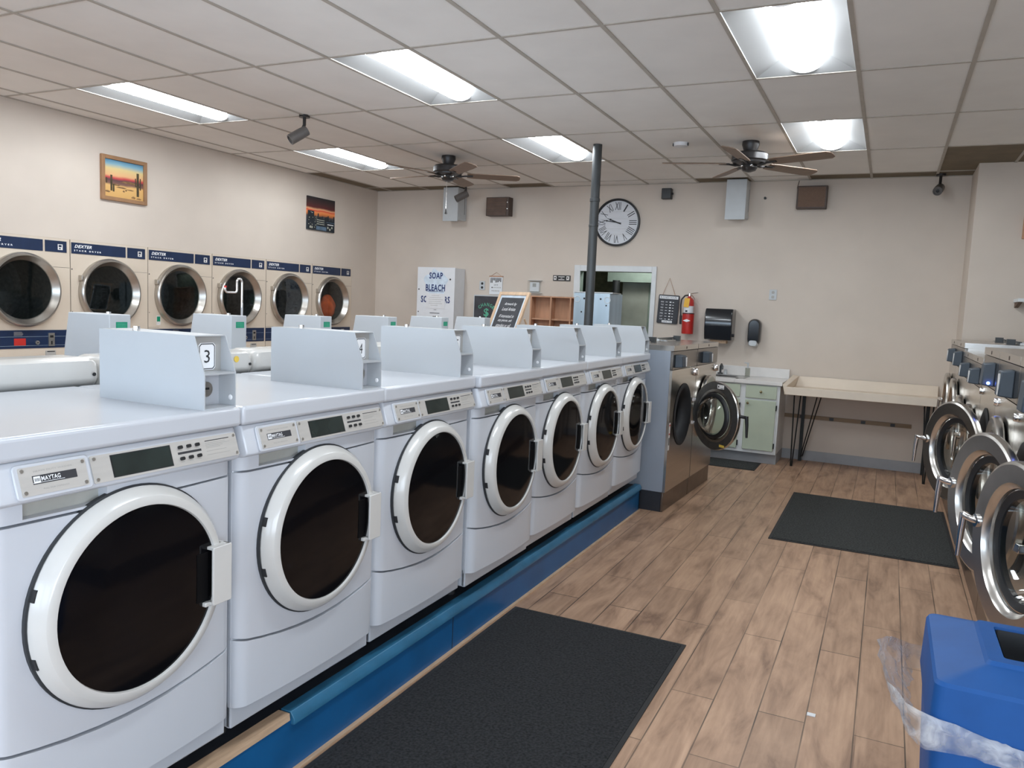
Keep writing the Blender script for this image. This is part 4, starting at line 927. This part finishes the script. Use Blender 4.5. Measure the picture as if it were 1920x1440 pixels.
MB().m(M_pole).cyl((0, 0, 0), .03, .02).tube([(0, 0, .02), (0, 0, .10), (.02, -.06, .12), (.05, -.16, .10), (.05, -.17, .07)], .012, 12).build('spout', fc); MB().m(M_greyw).cyl((.06, 0, 0), .022, .06, r2=.016).build('tap_handle', fc)
gb = thing('clear_soap_bottle', 'clear pump bottle standing by the sink', 'bottle', (-1.40, CY + .42, .900))
MB().m(G_bowl).cyl((0, 0, 0), .028, .10, n=20).build('bottle', gb); MB().m(M_greyw).cyl((0, 0, .10), .010, .06).tube([(0, 0, .155), (-.04, -.01, .158)], .006, 8).build('pump', gb)

# ---------------------------------------------------------------- folding table
tb = thing('folding_table', 'long cream laundry folding table with raised edges against the back wall', 'table', (0, 0, 0))
MB().m(M_tray).box(-.90, .51, 8.64, 9.285, .80, .835).build('tray_bottom', tb, bevel=.004)
MB().m(M_tray).prism([(.785, 8.61), (.865, 8.60), (.862, 8.64), (.80, 8.655)][::-1] if False else [(8.60, .785), (8.655, .785), (8.64, .862), (8.605, .868)], 'x', -.92, .515).build('front_lip', tb, bevel=.004)
MB().m(M_tray).frus([(-.93, 8.60, .785), (-.90, 8.60, .785), (-.90, 9.285, .785), (-.93, 9.285, .785)], [(-.955, 8.60, .890), (-.915, 8.62, .875), (-.86, 9.285, .945), (-.93, 9.285, .95)]).build('side_lip', tb, bevel=.004)
MB().m(M_tray).frus([(-.91, 9.20, .82), (.515, 9.20, .82), (.515, 9.29, .82), (-.91, 9.29, .82)], [(-.91, 9.27, .942), (.515, 9.27, .942), (.515, 9.29, .942), (-.91, 9.29, .942)]).build('back_lip', tb, bevel=.003)
def hairpin(x, y, tx, nme='leg'):
    MB().m(M_iron).tube([(x, y, .80), (x + tx * .25, y + .015, .0)], .007, 8).tube([(x + tx, y + .06, .80), (x + tx * .25 + .012 * (1 if tx > 0 else -1), y + .018, .0)], .007, 8).box(x - .02, x + tx + .02, y - .02, y + .08, .796, .802).build(nme, tb)
hairpin(-.85, 8.80, .06); hairpin(.46, 8.68, -.08)
MB().m(M_iron).box(-.80, -.765, 9.20, 9.225, 0, .80).build('leg', tb)
MB().m(M_iron).tube([(-.62, 8.86, .80), (-.77, 9.16, .06)], .006, 8).tube([(-.58, 8.88, .80), (-.755, 9.18, .06)], .006, 8).build('brace', tb)
MB().m(M_iron).box(.42, .455, 9.20, 9.225, 0, .80).build('leg', tb)
rl = thing('peg_rail', 'long tan wooden peg rail low on the back wall under the folding table', 'rail', (0, 0, 0))
MB().m(mat('tan_rail_wood', (.27, .19, .12), .6, var=.12, scale=8, stretch=(.6, 4, 4))).box(-1.0, .30, YB - .022, YB, .470, .512).build('board', rl)
for x in (-.80, -.49, -.17, .12): MB().m(M_black).box(x - .022, x + .022, YB - .034, YB - .022, .474, .506).build('peg', rl)

# ---------------------------------------------------------------- mats, wall items
def floor_mat(x0, x1, y0, y1, lab, m, z=.009):
    t = thing('floor_mat', lab, 'mat', ((x0 + x1) / 2, (y0 + y1) / 2, 0), 0, 'charcoal floor mats'); a, b2 = (x1 - x0) / 2, (y1 - y0) / 2
    MB().m(m).box(-a + .02, a - .02, -b2 + .02, b2 - .02, .001, z).build('carpet_pile', t)
    MB().m(M_matE).box(-a, a, -b2, -b2 + .02, .0005, z * .6).box(-a, a, b2 - .02, b2, .0005, z * .6).box(-a, -a + .02, -b2 + .02, b2 - .02, .0005, z * .6).box(a - .02, a, -b2 + .02, b2 - .02, .0005, z * .6).build('rubber_border', t)
floor_mat(-1.662, -.752, 1.05, 3.655, 'large charcoal floor mat beside the blue curb in front of the white washers', M_mat)
floor_mat(-.660, .545, 5.79, 7.48, 'charcoal floor mat in the aisle in front of the right row of steel washers', M_matF)
floor_mat(-2.25, -1.13, 8.27, 8.75, 'thin dark floor mat in front of the sink cabinet', M_matF, .006)
tag(MB().m(M_wood).box(1.030, 1.40, 8.57, 8.62, 2.40, 2.66).build('wall_frame', bevel=.006), 'brown framed picture cut off at the edge of the view on the protruding wall', 'picture')
ws = thing('wall_shelf', 'small wall shelf with a dark underside at the edge of the view', 'shelf', (1.02, 8.62, 1.82))
MB().m(M_trim).box(0, .6, -.30, 0, 0, .03).build('board', ws); MB().m(M_grille).frus([(.01, -.02, -.05), (.04, -.02, -.05), (.04, 0, -.05), (.01, 0, -.05)], [(.01, -.28, 0), (.04, -.28, 0), (.04, 0, 0), (.01, 0, 0)]).build('bracket', ws)

# ---------------------------------------------------------------- paintings on the left wall
desert = gradient_mat('desert_sky', [(0, (.62, .36, .12)), (.30, (.70, .42, .15)), (.36, (.20, .10, .07)), (.47, (.10, .04, .05)), (.53, (.55, .06, .06)), (.60, (.75, .42, .20)), (.78, (.70, .55, .25)), (.9, (.22, .42, .52)), (1, (.10, .26, .40))], 'Z', -.165, .165, .09, 5)
pa = thing('desert_painting', 'framed desert sunset painting with saguaro cactuses high on the left wall', 'painting', (XL, 5.21, 2.605))
b = MB().m(mat('picture_frame_wood', (.30, .16, .075), .5, var=.12, scale=9)); a, h = .245, .205
b.box(0, .03, -a, -a + .035, -h, h).box(0, .03, a - .035, a, -h, h).box(0, .03, -a + .035, a - .035, -h, -h + .035).box(0, .03, -a + .035, a - .035, h - .035, h).build('frame', pa, bevel=.003)
cv = MB().m(desert).box(.002, .012, -a + .034, a - .034, -h + .034, h - .034).build('canvas', pa)
cc = mat('cactus_paint', (.06, .045, .02), .8, var=.3, scale=30); bb = mat('brush_paint', (.22, .12, .05), .8, var=.3, scale=30)
b = MB().m(cc)
for (y, z0, z1, w_) in ((-.135, -.115, .03, .010), (-.112, -.12, -.05, .009), (.150, -.135, .085, .013), (.125, -.04, .035, .006), (.178, -.07, .04, .006), (-.185, -.05, .0, .006)): b.box(.012, .0128, y - w_, y + w_, z0, z1)
b.box(.012, .0126, .12, .18, -.045, -.035)
b.m(bb)
for (y, z, wy, wz) in ((-.18, -.125, .035, .010), (-.09, -.055, .05, .010), (-.03, -.075, .06, .008), (.06, -.085, .05, .006), (-.005, -.105, .012, .010), (.02, -.095, .010, .008), (.10, -.150, .025, .012), (.16, -.155, .03, .008), (.05, -.02, .1, .012)):
    b.prism([(y - wy, z - wz * .4), (y + wy * .6, z - wz), (y + wy, z + wz * .2), (y + wy * .2, z + wz), (y - wy * .5, z + wz * .7)], 'x', .012, .0127)
b.build('painted_cactus', cv)
city = gradient_mat('city_sky', [(0, (.02, .03, .04)), (.30, (.025, .035, .05)), (.42, (.05, .045, .05)), (.50, (.62, .18, .04)), (.56, (.75, .25, .08)), (.61, (.62, .06, .03)), (.64, (.75, .36, .18)), (.70, (.10, .015, .015)), (.82, (.055, .02, .02)), (1, (.015, .016, .018))], 'Z', -.2, .2, .10, 4)
pb = thing('city_painting', 'unframed canvas of a dark city skyline under a red sunset on the left wall', 'painting', (XL, 8.065, 2.628))
b = MB().m(city).box(.0, .022, -.265, .265, -.205, .205).build('canvas', pb)
rr = random.Random(11); q = MB().m(mat('night_building', (.012, .016, .022), .8, var=.3))
q.box(.022, .0228, -.262, -.14, -.2, .03)
for k in range(14): y = -.13 + .028 * k; q.box(.022, .0227, y, y + .022, -.2, -.04 + rr.uniform(-.03, .055))
q.build('painted_buildings', b)
q = MB().m(mat('painted_lights', (.55, .55, .45), .8, var=.3, scale=60))
for k in range(26): y = rr.uniform(-.25, -.09); z = rr.uniform(-.18, .01); q.box(.0228, .0232, y, y + rr.uniform(.005, .014), z, z + .006)
for z in (-.075, -.100, -.125): q.box(.0228, .0232, -.09, .06, z, z + .007)
for y, z in ((.12, -.165), (.20, -.16), (.16, -.185), (-.22, -.185), (-.19, -.185)): q.box(.0228, .0232, y, y + .02, z, z + .026)
q.m(mat('painted_blue', (.09, .14, .20), .8, var=.3)).box(.0228, .0231, -.10, .10, -.195, -.150).box(.0228, .0231, .10, .26, -.09, -.082).m(M_inkw).box(.0228, .0232, .12, .24, -.118, -.108)
q.build('painted_lights', b)

# ---------------------------------------------------------------- blue waste bin and its bag
BX0, BX1, BY0, BY1 = .135, .62, 1.70, 2.12
bn = thing('waste_bin', 'blue plastic waste bin with a square opening in its lid near the steel washers', 'bin', ((BX0 + BX1) / 2, (BY0 + BY1) / 2, 0))
w2, d2 = (BX1 - BX0) / 2, (BY1 - BY0) / 2
def rr4(a, b2, r, z, n=4): return [(x, y, z) for x, y in rrect(-a, a, -b2, b2, r, n)]
bd_ = MB().m(M_binB).loft([rr4(w2 * .80, d2 * .80, .03, 0), rr4(w2 * .97, d2 * .97, .03, .74), rr4(w2 * .97, d2 * .97, .03, .785)]).build('body', bn)
MB().m(M_binB).box(-w2 * .62, w2 * .62, -d2 * .955, -d2 * .9, .40, .68).build('front_recess_frame', bn, bevel=.01)
ld = MB().m(M_binB)
rgx, rgy = w2 - .095, d2 - .085
ox, oy0, oy1 = rgx - .035, -(rgy - .035), rgy - .02
L0 = rr4(w2 * 1.0, d2 * 1.0, .022, .775); L1 = rr4(w2 * .985, d2 * .985, .022, .886); L2 = rr4(w2 * .965, d2 * .965, .02, .894); L3 = rr4(rgx, rgy, .010, .918); L4 = rr4(rgx - .006, rgy - .006, .010, .926)
L5 = rr4(ox, rgy - .032, .008, .926); L6 = rr4(ox - .006, rgy - .038, .008, .84)
ld.loft([L0, L1, L2, L3, L4, L5, L6], cap=False); ld.build('lid', bn, bevel=0, sharp=25)
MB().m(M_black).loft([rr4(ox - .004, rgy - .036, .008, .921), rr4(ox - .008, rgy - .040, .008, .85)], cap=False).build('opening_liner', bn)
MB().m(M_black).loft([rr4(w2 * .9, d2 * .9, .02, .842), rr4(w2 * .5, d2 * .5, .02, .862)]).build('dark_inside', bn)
def bag_mat():
    m = bpy.data.materials.new('clear_plastic_film'); m.use_nodes = True; nt = m.node_tree; N = nt.nodes; L = nt.links; N.remove(N['Principled BSDF'])
    tr = N.new('ShaderNodeBsdfTransparent'); tr.inputs[0].default_value = (.93, .94, .95, 1)
    pb_ = N.new('ShaderNodeBsdfPrincipled'); pb_.inputs['Base Color'].default_value = (.72, .72, .72, 1); pb_.inputs['Roughness'].default_value = .22
    nz = N.new('ShaderNodeTexNoise'); nz.inputs['Scale'].default_value = 14; nz.inputs['Detail'].default_value = 4; nz.inputs['Distortion'].default_value = 1.5
    tc = N.new('ShaderNodeTexCoord'); L.new(tc.outputs['Object'], nz.inputs['Vector'])
    mr = N.new('ShaderNodeMapRange'); mr.inputs['From Min'].default_value = .35; mr.inputs['From Max'].default_value = .7; mr.inputs['To Min'].default_value = .12; mr.inputs['To Max'].default_value = .62; L.new(nz.outputs['Fac'], mr.inputs['Value'])
    bp = N.new('ShaderNodeBump'); bp.inputs['Strength'].default_value = .8; bp.inputs['Distance'].default_value = .01; L.new(nz.outputs['Fac'], bp.inputs['Height']); L.new(bp.outputs[0], pb_.inputs['Normal'])
    mx = N.new('ShaderNodeMixShader'); L.new(mr.outputs[0], mx.inputs[0]); L.new(tr.outputs[0], mx.inputs[1]); L.new(pb_.outputs[0], mx.inputs[2]); L.new(mx.outputs[0], N['Material Output'].inputs[0])
    return m
M_bag = bag_mat()
rr = random.Random(4); n = 96; bg = MB().m(M_bag); ring = []
base = []
per = rrect(-w2 * 1.0, w2 * 1.0, -d2, d2, .03, 5)
# resample perimeter
def resample(P, n):
    L_ = [0]; 
    for i in range(len(P)): a, b2 = P[i], P[(i + 1) % len(P)]; L_.append(L_[-1] + math.dist(a, b2))
    out = []
    for k in range(n):
        s = L_[-1] * k / n; i = max(j for j in range(len(P)) if L_[j] <= s + 1e-9); a, b2 = P[i], P[(i + 1) % len(P)]; f_ = (s - L_[i]) / max(1e-9, L_[i + 1] - L_[i]); out.append((a[0] + (b2[0] - a[0]) * f_, a[1] + (b2[1] - a[1]) * f_))
    return out
per = resample(per, n)
loops = []
for j, (dz, off) in enumerate(((-.018, .006), (-.006, .016), (.006, .011), (.016, .018), (.026, .005))):
    lp = []
    for k, (x, y) in enumerate(per):
        l = math.hypot(x, y); nx, ny = x / l, y / l; wv = .005 * math.sin(k * .9 + j) + .004 * math.sin(k * 2.3 + j * 2) + rr.uniform(-.002, .002)
        fl = max(0, 1 - math.hypot((x + w2) / .16, (y + d2 * .1) / .26))      # flared corner on the aisle side
        fl2 = math.sin(min(1, fl) * PI / 2)
        lp.append((x + nx * (off + wv) - fl2 * (.02 + .017 * j), y + ny * (off + wv), .772 + dz + fl2 * (.018 * j) + .006 * math.sin(k * .35)))
    loops.append(lp)
bg.loft(loops, cap=False)
bgo = bg.build('plastic_bag', sharp=180, loc=bn.location); tag(bgo, 'clear plastic bag edge bunched around the rim of the blue waste bin', 'bag')

# ---------------------------------------------------------------- light, camera, view
for k, (a, b2) in enumerate(((-6.2, -3.3), (-2.9, -.4), (-.1, 1.5))):
    ld_ = bpy.data.lights.new('window_daylight', 'AREA'); ld_.shape = 'RECTANGLE'; ld_.size = b2 - a; ld_.size_y = 1.75; ld_.energy = 10 * (b2 - a); ld_.color = (.70, .86, 1.)  # added fill light at the assumed front windows, unseen behind the viewer
    lo_ = bpy.data.objects.new('window_daylight', ld_); COL.objects.link(lo_); lo_.location = ((a + b2) / 2, YF - .25, 1.65); lo_.rotation_euler = (R(90), 0, 0)
    # area lights shine along -Z local; turn to face +Y
    lo_.rotation_euler = (R(98), 0, 0)
ul = bpy.data.lights.new('utility_room_fill', 'POINT'); ul.energy = 9; ul.shadow_soft_size = .12; uo = bpy.data.objects.new('utility_room_fill', ul); COL.objects.link(uo); uo.location = (-2.9, 9.75, 2.3)  # unseen point light added to brighten the room beyond the doorway
sl = bpy.data.lights.new('window_daylight', 'AREA'); sl.shape = 'RECTANGLE'; sl.size = 3.4; sl.size_y = 1.75; sl.energy = 55; sl.color = (.80, .90, 1.)  # fill light at the added side window, brightens the washer fronts
so_ = bpy.data.objects.new('window_daylight', sl); COL.objects.link(so_); so_.location = (XR + .28, -1.45, 1.65); so_.rotation_euler = (R(90), 0, R(90))
wd = bpy.data.worlds.new('daylight'); S.world = wd; wd.use_nodes = True
wd.node_tree.nodes['Background'].inputs[0].default_value = (.62, .78, 1., 1); wd.node_tree.nodes['Background'].inputs[1].default_value = 1.2

yaw, pitch, roll = R(25.45), R(5.77), R(2.52)
f_ = Vector((-math.sin(yaw) * math.cos(pitch), math.cos(yaw) * math.cos(pitch), -math.sin(pitch)))
r_ = Vector((math.cos(yaw), math.sin(yaw), 0)); u_ = r_.cross(f_)
r2 = r_ * math.cos(roll) + u_ * math.sin(roll); u2 = -r_ * math.sin(roll) + u_ * math.cos(roll)
cam = bpy.data.cameras.new('camera'); cam.sensor_width = 36; cam.lens = 1468.5 / 1920 * 36; cam.clip_start = .05
co = bpy.data.objects.new('camera', cam); COL.objects.link(co)
co.matrix_world = Matrix(((r2.x, u2.x, -f_.x, 0), (r2.y, u2.y, -f_.y, 0), (r2.z, u2.z, -f_.z, CAMZ), (0, 0, 0, 1)))
S.camera = co
S.view_settings.view_transform = 'Standard'; S.view_settings.look = 'None'; S.view_settings.gamma = 1; S.view_settings.use_curve_mapping = False
S.view_settings.exposure = 1.2
S.cycles.use_denoising = True
S.cycles.max_bounces = 12; S.cycles.diffuse_bounces = 8; S.cycles.glossy_bounces = 4; S.cycles.transparent_max_bounces = 12
S.cycles.sample_clamp_indirect = 6.
